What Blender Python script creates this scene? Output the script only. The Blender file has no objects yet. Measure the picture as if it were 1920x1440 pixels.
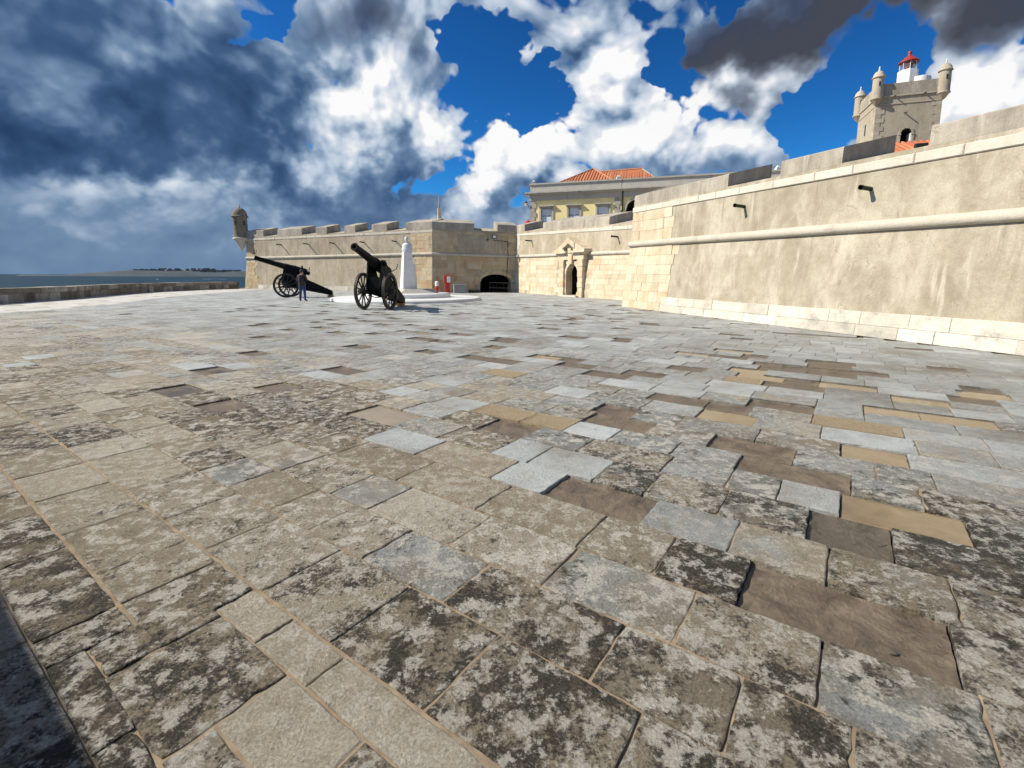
import bpy, bmesh, math, random
from mathutils import Vector, Matrix
from mathutils import noise as mnoise
random.seed(7)
R = math.radians
scene = bpy.context.scene

# ---------------------------------------------------------------- camera
CAM_H = 1.43
PITCH, ROLL = R(7.4), R(0.3)
cam_data = bpy.data.cameras.new('camera')
cam = bpy.data.objects.new('camera', cam_data)
scene.collection.objects.link(cam)
fwd = Vector((0, math.cos(PITCH), -math.sin(PITCH)))
up0 = Vector((0, math.sin(PITCH), math.cos(PITCH)))
rt0 = Vector((1, 0, 0))
rt = rt0 * math.cos(ROLL) + up0 * math.sin(ROLL)
upv = up0 * math.cos(ROLL) - rt0 * math.sin(ROLL)
cam.matrix_world = Matrix(((rt.x, upv.x, -fwd.x, 0), (rt.y, upv.y, -fwd.y, 0), (rt.z, upv.z, -fwd.z, CAM_H), (0, 0, 0, 1)))
cam_data.sensor_width = 36.0
cam_data.lens = 893.0 / 1920.0 * 36.0
cam_data.shift_y = -(720 - 634.4) / 1920.0
cam_data.clip_start = 0.05
cam_data.clip_end = 60000
scene.camera = cam
scene.view_settings.view_transform = 'Standard'
scene.view_settings.look = 'None'
scene.view_settings.gamma = 1.0
scene.view_settings.exposure = 0.50
scene.render.film_transparent = False
scene.render.engine = 'CYCLES'
scene.cycles.max_bounces = 5
scene.cycles.diffuse_bounces = 2
scene.cycles.glossy_bounces = 2
scene.cycles.transmission_bounces = 4
scene.cycles.use_adaptive_sampling = True
scene.cycles.adaptive_threshold = 0.03
scene.cycles.use_denoising = True

# ---------------------------------------------------------------- sun
SUN_AZ_VEC = Vector((-1.0, -0.022, 0)).normalized()      # horizontal direction towards the sun
SUN_EL = R(40)
to_sun = Vector((SUN_AZ_VEC.x * math.cos(SUN_EL), SUN_AZ_VEC.y * math.cos(SUN_EL), math.sin(SUN_EL)))
sun_data = bpy.data.lights.new('sun', 'SUN')
sun_data.energy = 5.0
sun_data.angle = R(0.55)
sun_data.color = (1.0, 0.93, 0.80)
sun = bpy.data.objects.new('sun', sun_data)
scene.collection.objects.link(sun)
sun.rotation_euler = (-to_sun).to_track_quat('-Z', 'Y').to_euler()

# ---------------------------------------------------------------- world: clear sky with broken cumulus
world = bpy.data.worlds.new('World')
scene.world = world
world.use_nodes = True
wt = world.node_tree
wt.nodes.clear()


class NT:
    """small helper that writes node graphs"""
    def __init__(self, tree):
        self.t = tree

    def n(self, kind, **kw):
        nd = self.t.nodes.new(kind)
        for k, v in kw.items():
            setattr(nd, k, v)
        return nd

    def put(self, sock, v):
        if v is None:
            return
        if isinstance(v, bpy.types.NodeSocket):
            self.t.links.new(v, sock)
        else:
            sock.default_value = v

    def math(self, op, a, b=None, c=None, clamp=False):
        nd = self.n('ShaderNodeMath', operation=op, use_clamp=clamp)
        self.put(nd.inputs[0], a); self.put(nd.inputs[1], b); self.put(nd.inputs[2], c)
        return nd.outputs[0]

    def vmath(self, op, a, b=None, scale=None):
        nd = self.n('ShaderNodeVectorMath', operation=op)
        self.put(nd.inputs[0], a); self.put(nd.inputs[1], b)
        if scale is not None:
            self.put(nd.inputs['Scale'], scale)
        return nd.outputs['Value'] if op in ('LENGTH', 'DOT_PRODUCT', 'DISTANCE') else nd.outputs[0]

    def sep(self, v):
        nd = self.n('ShaderNodeSeparateXYZ'); self.put(nd.inputs[0], v)
        return nd.outputs

    def comb(self, x, y, z):
        nd = self.n('ShaderNodeCombineXYZ')
        self.put(nd.inputs[0], x); self.put(nd.inputs[1], y); self.put(nd.inputs[2], z)
        return nd.outputs[0]

    def noise(self, vec, scale, detail=4, rough=0.5, lac=2.0, dist=0.0, color=False, dim='3D'):
        nd = self.n('ShaderNodeTexNoise', noise_dimensions=dim)
        self.put(nd.inputs['Vector'], vec); self.put(nd.inputs['Scale'], scale)
        self.put(nd.inputs['Detail'], detail); self.put(nd.inputs['Roughness'], rough)
        self.put(nd.inputs['Lacunarity'], lac); self.put(nd.inputs['Distortion'], dist)
        return nd.outputs['Color'] if color else nd.outputs['Fac']

    def voro(self, vec, scale, feature='F1', detail=0.0, rough=0.5, rand=1.0, out='Distance', smooth=None, dim='3D'):
        nd = self.n('ShaderNodeTexVoronoi', feature=feature, voronoi_dimensions=dim)
        self.put(nd.inputs['Vector'], vec); self.put(nd.inputs['Scale'], scale)
        if 'Detail' in nd.inputs:
            self.put(nd.inputs['Detail'], detail); self.put(nd.inputs['Roughness'], rough)
        self.put(nd.inputs['Randomness'], rand)
        if smooth is not None and 'Smoothness' in nd.inputs:
            self.put(nd.inputs['Smoothness'], smooth)
        return nd.outputs[out]

    def ramp(self, v, a, b, lo=0.0, hi=1.0, smooth=False):
        nd = self.n('ShaderNodeMapRange', interpolation_type='SMOOTHSTEP' if smooth else 'LINEAR', clamp=True)
        self.put(nd.inputs['Value'], v); self.put(nd.inputs['From Min'], a); self.put(nd.inputs['From Max'], b)
        self.put(nd.inputs['To Min'], lo); self.put(nd.inputs['To Max'], hi)
        return nd.outputs[0]

    def colramp(self, v, stops, interp='LINEAR'):
        nd = self.n('ShaderNodeValToRGB')
        cr = nd.color_ramp; cr.interpolation = interp
        while len(cr.elements) < len(stops):
            cr.elements.new(0.5)
        for e, (p, c) in zip(cr.elements, stops):
            e.position = p; e.color = (c[0], c[1], c[2], 1)
        self.put(nd.inputs[0], v)
        return nd.outputs[0]

    def mix(self, fac, a, b, mode='MIX'):
        nd = self.n('ShaderNodeMix', data_type='RGBA', blend_type=mode)
        self.put(nd.inputs[0], fac)
        for s, v in ((nd.inputs[6], a), (nd.inputs[7], b)):
            if isinstance(v, (tuple, list)) and len(v) == 3:
                v = (v[0], v[1], v[2], 1)
            self.put(s, v)
        return nd.outputs[2]


W = NT(wt)
tc = W.n('ShaderNodeTexCoord')
dirv = W.vmath('NORMALIZE', tc.outputs['Generated'])
dx, dy, dz = W.sep(dirv)
az = W.math('ARCTAN2', dx, dy)
el = W.math('ARCSINE', dz)
ae = W.comb(az, el, 0.0)

# clear air
sky = W.n('ShaderNodeTexSky', sky_type='NISHITA')
sky.sun_disc = False
sky.sun_elevation = SUN_EL
sky.sun_rotation = math.atan2(to_sun.x, to_sun.y)
sky.altitude = 900
sky.air_density = 1.0
sky.dust_density = 0.3
sky.ozone_density = 3.5

# cloud detail
grp = bpy.data.node_groups.new('cloud_billow', 'ShaderNodeTree')
grp.interface.new_socket('Vector', in_out='INPUT', socket_type='NodeSocketVector')
grp.interface.new_socket('Billow', in_out='OUTPUT', socket_type='NodeSocketFloat')
G = NT(grp)
gi = G.n('NodeGroupInput'); go = G.n('NodeGroupOutput')
warp = G.noise(gi.outputs[0], 2.2, 3, 0.55, color=True, dim='2D')
wv = G.vmath('ADD', gi.outputs[0], G.vmath('SCALE', G.vmath('SUBTRACT', warp, (0.5, 0.5, 0.5)), scale=0.17))
b1 = G.voro(wv, 4.6, 'F1', 3.0, 0.56, dim='2D')
b2 = G.noise(wv, 2.6, 7, 0.58, dim='2D')
bl = G.math('ADD', G.math('MULTIPLY', G.math('SUBTRACT', 0.75, b1), 0.95), G.math('MULTIPLY', b2, 0.68))
G.put(go.inputs[0], bl)

inv = W.math('DIVIDE', 1.62, W.math('ADD', W.math('ABSOLUTE', dz), 0.85))
cv = W.comb(W.math('MULTIPLY', dx, inv), W.math('MULTIPLY', dy, inv), 0.0)      # flat cloud layer seen in perspective
g1 = W.n('ShaderNodeGroup'); g1.node_tree = grp
W.put(g1.inputs[0], cv)
billow = g1.outputs[0]
g2 = W.n('ShaderNodeGroup'); g2.node_tree = grp
W.put(g2.inputs[0], W.vmath('ADD', W.vmath('SCALE', cv, scale=0.962), (-0.026, 0, 0)))
billow_sun = g2.outputs[0]
big = W.noise(cv, 1.3, 2, 0.5, dim='2D')


wrp = W.noise(cv, 2.6, 5, 0.58, color=True, dim='2D')
aw = W.vmath('ADD', ae, W.vmath('MULTIPLY', W.vmath('SUBTRACT', wrp, (0.5, 0.5, 0.5)), (0.42, 0.30, 0)))


def blob_sum(blobs, start):
    acc = start
    for (a, e, ra, re, w) in blobs:
        d = W.vmath('LENGTH', W.vmath('MULTIPLY', W.vmath('SUBTRACT', aw, (a, e, 0)), (1 / ra, 1 / re, 0)))
        f = W.ramp(d, 0.0, 1.0, w, 0.0, smooth=True)
        acc = W.math('ADD', acc, f)
    return acc


COVER = [(-0.506, 0.405, 0.068, 0.04, -1.9), (-0.362, 0.408, 0.1, 0.069, 1.0), (-0.019, 0.426, 0.099, 0.121, -1.5), (-0.013, 0.31, 0.058, 0.055, -0.6), (0.269, 0.382, 0.059, 0.066, -0.9), (0.57, 0.266, 0.14, 0.084, -1.5), (0.621, 0.299, 0.077, 0.045, -0.8), (0.775, 0.339, 0.032, 0.022, -1.2), (0.509, 0.203, 0.049, 0.035, -0.3), (-0.712, 0.246, 0.354, 0.238, 1.0), (-0.27, 0.354, 0.232, 0.202, 0.8), (0.24, 0.243, 0.361, 0.132, 1.0), (0.132, 0.424, 0.143, 0.129, 1.1), (0.596, 0.417, 0.342, 0.074, 2.2), (0.677, 0.389, 0.145, 0.066, 2.4), (0.777, 0.245, 0.076, 0.076, 1.0), (-0.664, 0.056, 0.422, 0.102, 0.5), (-0.326, 0.168, 0.287, 0.116, 0.45), (0.429, 0.386, 0.164, 0.093, 1.3), (-0.023, 0.219, 0.118, 0.099, 1.0), (-0.43, 0.142, 0.152, 0.085, 0.7), (-0.286, 0.456, 0.199, 0.082, 2.0), (-0.509, 0.25, 0.244, 0.134, 1.3), (-0.727, 0.337, 0.165, 0.08, 0.9), (-0.153, 0.125, 0.231, 0.083, 0.6), (-0.484, 0.111, 0.137, 0.056, 1.0), (0.166, 0.32, 0.144, 0.081, 0.7)]
SOFT = [(-0.687, 0.175, 0.365, 0.233, 0.28), (0.586, 0.378, 0.349, 0.093, 0.55), (-0.631, 0.031, 0.514, 0.088, 0.3)]
BRIGHT = [(-0.739, 0.211, 0.258, 0.11, -0.4), (-0.507, 0.271, 0.154, 0.108, -0.38), (-0.619, 0.193, 0.238, 0.057, -0.16), (-0.41, 0.172, 0.34, 0.056, -0.22), (-0.152, 0.196, 0.168, 0.06, -0.2), (0.618, 0.398, 0.348, 0.088, -0.62), (0.403, 0.39, 0.194, 0.093, -0.34), (-0.278, 0.419, 0.191, 0.071, -0.16), (-0.727, 0.337, 0.195, 0.086, -0.24), (-0.47, 0.345, 0.134, 0.063, -0.15), (-0.272, 0.289, 0.167, 0.09, 0.55), (-0.231, 0.358, 0.09, 0.051, 0.1), (-0.034, 0.253, 0.149, 0.106, 0.7), (0.229, 0.281, 0.352, 0.137, 0.7), (0.132, 0.432, 0.153, 0.112, 0.42), (0.042, 0.184, 0.097, 0.051, -0.3), (0.765, 0.261, 0.1, 0.096, 0.75), (-0.602, 0.128, 0.246, 0.039, 0.22), (-0.417, 0.208, 0.117, 0.055, 0.24), (-0.779, 0.072, 0.089, 0.031, 0.15), (-0.097, 0.432, 0.062, 0.072, 0.25), (-0.066, 0.323, 0.074, 0.054, 0.2), (-0.11, 0.137, 0.086, 0.031, 0.15), (0.302, 0.192, 0.243, 0.058, -0.12)]
WARM = [(0.585, 0.385, 0.407, 0.134, 1.2), (-0.249, 0.414, 0.213, 0.095, 0.6), (0.388, 0.344, 0.268, 0.148, 0.5)]
cover = blob_sum(COVER, W.math('MULTIPLY_ADD', W.math('SUBTRACT', big, 0.5), 0.5, 0.70))
hz = W.ramp(el, -0.02, 0.19, 1.0, 0.0, smooth=True)
cover = W.math('MULTIPLY_ADD', hz, 1.8, cover)
soft = blob_sum(SOFT, 0.20)
dens = W.math('MULTIPLY_ADD', W.math('SUBTRACT', billow, 0.60), 1.25, cover)
mask = W.ramp(dens, 0.18, W.math('ADD', 0.18, soft), 0, 1, smooth=True)
relief = W.math('MULTIPLY', W.math('SUBTRACT', billow, billow_sun), 1.0)
bright = blob_sum(BRIGHT, W.math('MULTIPLY_ADD', W.math('SUBTRACT', big, 0.5), 0.25, 0.53))
bright = W.math('ADD', bright, W.math('MULTIPLY', W.math('SUBTRACT', billow, 0.55), 0.16))
thin = W.ramp(dens, 0.18, 0.42, 0.14, 0.0)
# relief shows on sunlit heaps, fades in the shaded bases
amt = W.math('MULTIPLY', W.ramp(bright, 0.10, 0.75, 0.10, 1.0), W.ramp(el, 0.10, 0.36, 0.35, 1.0))
val = W.math('ADD', W.math('ADD', bright, W.math('MULTIPLY', relief, amt)), thin, clamp=True)
val = W.math('ADD', W.math('MULTIPLY', val, W.math('SUBTRACT', 1.0, W.math('MULTIPLY', hz, 0.85))), W.math('MULTIPLY', hz, 0.34))
warm = blob_sum(WARM, 0.0)
cold_col = W.colramp(val, [(0.0, (0.022, 0.060, 0.155)), (0.22, (0.062, 0.130, 0.270)), (0.45, (0.20, 0.315, 0.49)), (0.68, (0.58, 0.69, 0.84)), (0.88, (0.90, 0.94, 1.0)), (1.0, (1.14, 1.14, 1.14))])
warm_col = W.colramp(val, [(0.0, (0.070, 0.080, 0.110)), (0.22, (0.130, 0.146, 0.190)), (0.45, (0.25, 0.29, 0.37)), (0.68, (0.55, 0.62, 0.72)), (0.88, (0.92, 0.94, 0.98)), (1.0, (1.08, 1.08, 1.08))])
cloud_col = W.mix(W.math('MINIMUM', warm, 1.0), cold_col, warm_col)

gam = W.n('ShaderNodeGamma'); gam.inputs['Gamma'].default_value = 1.55
sc1 = W.mix(1.0, sky.outputs[0], (0.105, 0.105, 0.105, 1), 'MULTIPLY')
W.put(gam.inputs['Color'], sc1)
clear = W.mix(1.0, gam.outputs[0], (0.42, 1.5, 1.95, 1), 'MULTIPLY')
final = W.mix(mask, clear, cloud_col)
bg = W.n('ShaderNodeBackground')
W.put(bg.inputs['Color'], final)
bg.inputs['Strength'].default_value = 0.60
wo = W.n('ShaderNodeOutputWorld')
wt.links.new(bg.outputs[0], wo.inputs['Surface'])
world.cycles.sampling_method = 'MANUAL'
world.cycles.sample_map_resolution = 256

# ================================================================ helpers
def C3(c, a=1.0):
    return (c[0], c[1], c[2], a)


def tag(o, label=None, cat=None, group=None, kind=None):
    if label: o['label'] = label
    if cat: o['category'] = cat
    if group: o['group'] = group
    if kind: o['kind'] = kind
    return o


COL = scene.collection
UP = Vector((0, 0, 1))


def V(*a):
    return Vector(a)


def empty(name, loc=(0, 0, 0), rz=0.0):
    o = bpy.data.objects.new(name, None)
    o.location = loc
    o.rotation_euler = (0, 0, rz)
    o.empty_display_size = 0.2
    COL.objects.link(o)
    return o


def chain(o, local):
    """sum of the offsets from the root (or from the world, unless local) down to o"""
    if o.parent is None:
        return Vector((0, 0, 0)) if local else Vector(o.location)
    return chain(o.parent, local) + o.matrix_parent_inverse.translation + Vector(o.location)


class MB:
    """collects geometry for ONE mesh object"""
    def __init__(self):
        self.v = []; self.f = []

    def add(self, verts, faces):
        k = len(self.v)
        self.v += [tuple(p) for p in verts]
        self.f += [tuple(i + k for i in f) for f in faces]
        return self

    def quad(self, a, b, c, d):
        return self.add([a, b, c, d], [(0, 1, 2, 3)])

    def box(self, c, s, rz=0.0, taper=1.0, m=None):
        hx, hy, hz = s[0] / 2, s[1] / 2, s[2] / 2
        vs = []
        for z in (-1, 1):
            k = taper if z > 0 else 1.0
            for x, y in ((-1, -1), (1, -1), (1, 1), (-1, 1)):
                vs.append(Vector((x * hx * k, y * hy * k, z * hz)))
        rot = m if m is not None else Matrix.Rotation(rz, 3, 'Z')
        vs = [rot @ p + Vector(c) for p in vs]
        return self.add(vs, [(3, 2, 1, 0), (4, 5, 6, 7), (0, 1, 5, 4), (1, 2, 6, 5), (2, 3, 7, 6), (3, 0, 4, 7)])

    def bbox(self, c, s, b=0.02, rz=0.0):
        """box with chamfered vertical and top edges"""
        hx, hy, hz = s[0] / 2, s[1] / 2, s[2] / 2
        def ring(ix, iy, z, ch):
            return [(-ix + ch, -iy, z), (ix - ch, -iy, z), (ix, -iy + ch, z), (ix, iy - ch, z), (ix - ch, iy, z), (-ix + ch, iy, z), (-ix, iy - ch, z), (-ix, -iy + ch, z)]
        rs = ring(hx, hy, -hz, b) + ring(hx, hy, hz - b, b) + ring(hx - b, hy - b, hz, b * 0.5)
        rot = Matrix.Rotation(rz, 3, 'Z')
        vs = [rot @ Vector(p) + Vector(c) for p in rs]
        fs = [tuple(range(7, -1, -1)), tuple(range(16, 24))]
        for k in (0, 8):
            for i in range(8):
                j = (i + 1) % 8
                fs.append((k + i, k + j, k + 8 + j, k + 8 + i))
        return self.add(vs, fs)

    def tube(self, pts, rad, n=8, cap=True):
        pts = [Vector(p) for p in pts]
        if not isinstance(rad, (list, tuple)):
            rad = [rad] * len(pts)
        rings = []
        ref = None
        for i, p in enumerate(pts):
            d = (pts[min(i + 1, len(pts) - 1)] - pts[max(i - 1, 0)]).normalized()
            a = d.cross(UP) if ref is None else ref - d * ref.dot(d)
            if a.length < 1e-4:
                a = d.cross(Vector((1, 0, 0)))
            a.normalize(); ref = a
            b = d.cross(a)
            rings.append([p + (a * math.cos(2 * math.pi * k / n) + b * math.sin(2 * math.pi * k / n)) * rad[i] for k in range(n)])
        vs = [q for r_ in rings for q in r_]
        fs = []
        for i in range(len(pts) - 1):
            for k in range(n):
                j = (k + 1) % n
                fs.append((i * n + k, i * n + j, (i + 1) * n + j, (i + 1) * n + k))
        if cap:
            fs.append(tuple(range(n - 1, -1, -1)))
            fs.append(tuple(range((len(pts) - 1) * n, len(pts) * n)))
        return self.add(vs, fs)

    def lathe(self, prof, c=(0, 0, 0), n=24, axis=None, a0=0.0, sx=1.0, sy=1.0):
        """prof: (radius, height) list, turned round z at c"""
        vs = []
        for r_, h in prof:
            for k in range(n):
                a = a0 + 2 * math.pi * k / n
                vs.append(Vector((r_ * math.cos(a) * sx, r_ * math.sin(a) * sy, h)))
        if axis is not None:
            q = Vector(axis).to_track_quat('Z', 'Y').to_matrix()
            vs = [q @ p for p in vs]
        vs = [p + Vector(c) for p in vs]
        fs = []
        for i in range(len(prof) - 1):
            for k in range(n):
                j = (k + 1) % n
                fs.append((i * n + k, i * n + j, (i + 1) * n + j, (i + 1) * n + k))
        fs.append(tuple(range(n - 1, -1, -1)))
        fs.append(tuple(range((len(prof) - 1) * n, len(prof) * n)))
        return self.add(vs, fs)

    def prism(self, poly, vec):
        """polygon (list of points) extruded by vec"""
        n = len(poly); vec = Vector(vec)
        vs = [Vector(p) for p in poly] + [Vector(p) + vec for p in poly]
        fs = [tuple(range(n - 1, -1, -1)), tuple(range(n, 2 * n))]
        for i in range(n):
            j = (i + 1) % n
            fs.append((i, j, n + j, n + i))
        return self.add(vs, fs)

    def build(self, name, mat, parent=None, smooth=False, center=True, local=False):
        """local: vertices are in the parent's own space; otherwise world space (parent must be unrotated)"""
        off = Vector((0, 0, 0))
        if center and self.v:
            n = len(self.v)
            off = Vector((sum(p[0] for p in self.v) / n, sum(p[1] for p in self.v) / n, sum(p[2] for p in self.v) / n))
        me = bpy.data.meshes.new(name)
        me.from_pydata([(p[0] - off.x, p[1] - off.y, p[2] - off.z) for p in self.v], [], self.f)
        fix_normals(me)
        me.materials.append(mat)
        if smooth:
            for p in me.polygons: p.use_smooth = True
        me.update()
        o = bpy.data.objects.new(name, me)
        o.location = off
        COL.objects.link(o)
        if parent is not None:
            o.parent = parent
            o.matrix_parent_inverse = Matrix.Translation(-chain(parent, local))
        if smooth:
            md = o.modifiers.new('edge', 'EDGE_SPLIT'); md.split_angle = R(40)
        return o


def fix_normals(me):
    bm = bmesh.new(); bm.from_mesh(me)
    bmesh.ops.recalc_face_normals(bm, faces=bm.faces)
    bm.to_mesh(me); bm.free()


# ================================================================ materials
def new_mat(name):
    m = bpy.data.materials.new(name)
    m.use_nodes = True
    t = m.node_tree
    t.nodes.clear()
    N = NT(t)
    out = N.n('ShaderNodeOutputMaterial')
    bs = N.n('ShaderNodeBsdfPrincipled')
    t.links.new(bs.outputs[0], out.inputs['Surface'])
    return m, N, bs


def bump(N, bs, height, strength, dist):
    b = N.n('ShaderNodeBump')
    b.inputs['Strength'].default_value = strength
    b.inputs['Distance'].default_value = dist
    N.put(b.inputs['Height'], height)
    N.put(bs.inputs['Normal'], b.outputs[0])


def simple(name, col, rough=0.6, metal=0.0, var=0.12, scale=6.0, bmp=0.0, spec=0.5, bdist=0.01):
    m, N, bs = new_mat(name)
    pos = N.n('ShaderNodeNewGeometry').outputs['Position']
    ns = N.noise(pos, scale, 5, 0.6)
    k = N.ramp(ns, 0.25, 0.75, 1 - var, 1 + var)
    c = N.mix(1.0, C3(col), N.comb(k, k, k), 'MULTIPLY')
    N.put(bs.inputs['Base Color'], c)
    bs.inputs['Roughness'].default_value = rough
    bs.inputs['Metallic'].default_value = metal
    bs.inputs['Specular IOR Level'].default_value = spec
    if bmp:
        bump(N, bs, N.noise(pos, scale * 5, 6, 0.65), bmp, bdist)
    return m


def stone_mat(name, cols, dark=0.35, streak=0.0, scale=3.0, bmp=0.5, bdist=0.02, objvar=0.25, lichen=(0.07, 0.062, 0.05), orange=0.0):
    """cols: colour stops picked per stone; dark: share of grey-black weathering; orange: share of rusty patches"""
    m, N, bs = new_mat(name)
    geo = N.n('ShaderNodeNewGeometry')
    pos = geo.outputs['Position']
    oi = N.n('ShaderNodeObjectInfo')
    rnd = oi.outputs['Random']
    shift = N.vmath('ADD', pos, N.vmath('SCALE', N.comb(rnd, N.math('MULTIPLY', rnd, 7.31), N.math('MULTIPLY', rnd, 3.7)), scale=40.0))
    n1 = N.noise(shift, scale, 6, 0.62)
    pick = N.math('ADD', N.math('MULTIPLY', rnd, objvar * 2), N.math('MULTIPLY', N.math('SUBTRACT', n1, 0.5 * objvar * 2 - 0.0), 1.0))
    base = N.colramp(N.math('ADD', N.math('MULTIPLY', N.math('SUBTRACT', n1, 0.5), 0.9), N.math('ADD', 0.5 - objvar, N.math('MULTIPLY', rnd, objvar * 2))),
                     [(i / (len(cols) - 1), c) for i, c in enumerate(cols)])
    if orange:
        no = N.noise(pos, 0.8, 4, 0.6)
        base = N.mix(N.ramp(no, 0.5, 0.68, 0, orange, smooth=True), base, C3((0.50, 0.27, 0.10)))
    n2 = N.noise(N.vmath('MULTIPLY', pos, (1, 1, 0.35 if streak else 1.0)), 1.7, 7, 0.68)
    n3 = N.noise(shift, 22.0, 5, 0.7)
    dk = N.math('MULTIPLY', N.ramp(N.math('ADD', n2, N.math('MULTIPLY', N.math('SUBTRACT', n3, 0.5), 0.5)), 0.50, 0.72, 0, 1, smooth=True), dark)
    base = N.mix(dk, base, C3(lichen))
    k = N.ramp(n3, 0.2, 0.8, 0.82, 1.14)
    base = N.mix(1.0, base, N.comb(k, k, k), 'MULTIPLY')
    N.put(bs.inputs['Base Color'], base)
    bs.inputs['Roughness'].default_value = 0.9
    bs.inputs['Specular IOR Level'].default_value = 0.2
    h = N.math('ADD', N.noise(shift, 9.0, 8, 0.65), N.math('MULTIPLY', N.voro(shift, 14.0, 'F1', 2.0, 0.5), -0.35))
    bump(N, bs, h, bmp, bdist)
    return m


def plaster_mat(name, c_lo, c_mid, c_hi, pale=0.35, dark=0.3, vert=0.32):
    m, N, bs = new_mat(name)
    pos = N.n('ShaderNodeNewGeometry').outputs['Position']
    vs = N.vmath('MULTIPLY', pos, (1, 1, vert))
    a = N.noise(vs, 0.9, 7, 0.62, dist=0.3)
    b = N.noise(pos, 3.2, 8, 0.66)
    c = N.noise(pos, 28.0, 5, 0.7)
    f = N.math('ADD', N.math('MULTIPLY', a, 0.65), N.math('MULTIPLY', b, 0.35))
    base = N.colramp(f, [(0.32, c_lo), (0.5, c_mid), (0.66, c_hi)])
    # washed-out pale patches and drips
    p = N.noise(N.vmath('ADD', vs, (13.1, 4.2, 7.7)), 1.15, 8, 0.62, dist=0.5)
    base = N.mix(N.ramp(p, 0.48, 0.70, 0, pale, smooth=True), base, C3((0.68, 0.62, 0.52)))
    q = N.noise(N.vmath('ADD', pos, (1.1, 44.2, 7.7)), 0.55, 9, 0.68, dist=0.8)
    base = N.mix(N.ramp(q, 0.48, 0.68, 0, pale * 0.8, smooth=True), base, C3((0.62, 0.57, 0.48)))
    d = N.noise(N.vmath('ADD', N.vmath('MULTIPLY', pos, (1.6, 1.6, 0.22)), (3.3, 9.2, 1.7)), 1.6, 7, 0.66)
    base = N.mix(N.ramp(d, 0.55, 0.75, 0, dark, smooth=True), base, C3((0.17, 0.145, 0.115)))
    # thin run-off streaks
    r1 = N.noise(N.vmath('MULTIPLY', pos, (5.0, 5.0, 0.16)), 1.0, 5, 0.6)
    r2 = N.noise(N.vmath('MULTIPLY', pos, (1.0, 1.0, 0.5)), 0.9, 3, 0.5)
    base = N.mix(N.math('MULTIPLY', N.ramp(r1, 0.55, 0.70, 0, 0.5, smooth=True), N.ramp(r2, 0.45, 0.62, 0, 1, smooth=True)), base, C3((0.20, 0.170, 0.125)))
    base = N.mix(N.math('MULTIPLY', N.ramp(r1, 0.45, 0.32, 0, 0.5, smooth=True), N.ramp(r2, 0.55, 0.40, 0, 1, smooth=True)), base, C3((0.58, 0.53, 0.435)))
    # hairline cracks
    ck = N.voro(N.vmath('ADD', pos, N.vmath('SCALE', N.noise(pos, 2.0, 4, 0.6, color=True), scale=0.7)), 0.55, 'DISTANCE_TO_EDGE')
    base = N.mix(N.math('MULTIPLY', N.ramp(ck, 0.0, 0.010, 0.5, 0.0), N.ramp(b, 0.48, 0.58, 0, 1)), base, C3((0.14, 0.12, 0.09)))
    k = N.ramp(c, 0.25, 0.75, 0.84, 1.16)
    base = N.mix(1.0, base, N.comb(k, k, k), 'MULTIPLY')
    N.put(bs.inputs['Base Color'], base)
    bs.inputs['Roughness'].default_value = 0.92
    bs.inputs['Specular IOR Level'].default_value = 0.15
    h = N.math('ADD', N.math('MULTIPLY', b, 0.6), N.math('MULTIPLY', c, 0.5))
    bump(N, bs, h, 0.5, 0.03)
    return m


M = {}
M['plaster'] = plaster_mat('plaster_right', (0.225, 0.190, 0.136), (0.335, 0.292, 0.218), (0.44, 0.395, 0.305), 0.34, 0.42, 0.5)
M['plaster_far'] = plaster_mat('plaster_far', (0.265, 0.215, 0.150), (0.365, 0.308, 0.225), (0.445, 0.385, 0.29), 0.3, 0.3)
M['turret'] = plaster_mat('turret_render', (0.12, 0.105, 0.08), (0.19, 0.165, 0.128), (0.25, 0.22, 0.172), 0.1, 0.4)
M['merlon'] = plaster_mat('plaster_parapet', (0.20, 0.18, 0.15), (0.32, 0.285, 0.235), (0.43, 0.385, 0.32), 0.3, 0.6, 0.22)
M['ashlar'] = stone_mat('ashlar_limestone', [(0.40, 0.33, 0.22), (0.52, 0.44, 0.31), (0.61, 0.53, 0.395), (0.68, 0.62, 0.50)], 0.30, 1, 2.5, 0.7, 0.03, 0.20, orange=0.38)
M['ashlar_far'] = stone_mat('ashlar_far', [(0.36, 0.275, 0.165), (0.47, 0.365, 0.23), (0.54, 0.44, 0.295), (0.59, 0.51, 0.37)], 0.40, 1, 2.0, 0.5, 0.02, 0.3, orange=0.4)
M['base_stone'] = stone_mat('base_course', [(0.38, 0.355, 0.30), (0.53, 0.485, 0.405), (0.63, 0.58, 0.49), (0.70, 0.655, 0.565)], 0.75, 0, 2.5, 0.7, 0.025, 0.28, lichen=(0.27, 0.27, 0.24))
M['band'] = stone_mat('string_course', [(0.46, 0.42, 0.35), (0.56, 0.52, 0.44), (0.63, 0.59, 0.51)], 0.25, 0, 3, 0.5, 0.015, 0.2, lichen=(0.22, 0.20, 0.16))
M['cordon'] = stone_mat('cordon_stone', [(0.40, 0.36, 0.29), (0.50, 0.46, 0.38), (0.58, 0.54, 0.455)], 0.45, 0, 2.2, 0.6, 0.02, 0.1, lichen=(0.20, 0.18, 0.14))
M['parapet'] = stone_mat('sea_parapet_stone', [(0.15, 0.125, 0.09), (0.23, 0.195, 0.15), (0.33, 0.29, 0.235), (0.55, 0.51, 0.45)], 0.85, 1, 2.0, 0.7, 0.03, 0.36, lichen=(0.035, 0.033, 0.022))
M['tower'] = plaster_mat('tower_render', (0.30, 0.26, 0.20), (0.37, 0.325, 0.255), (0.43, 0.38, 0.30), 0.1, 0.25)
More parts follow.
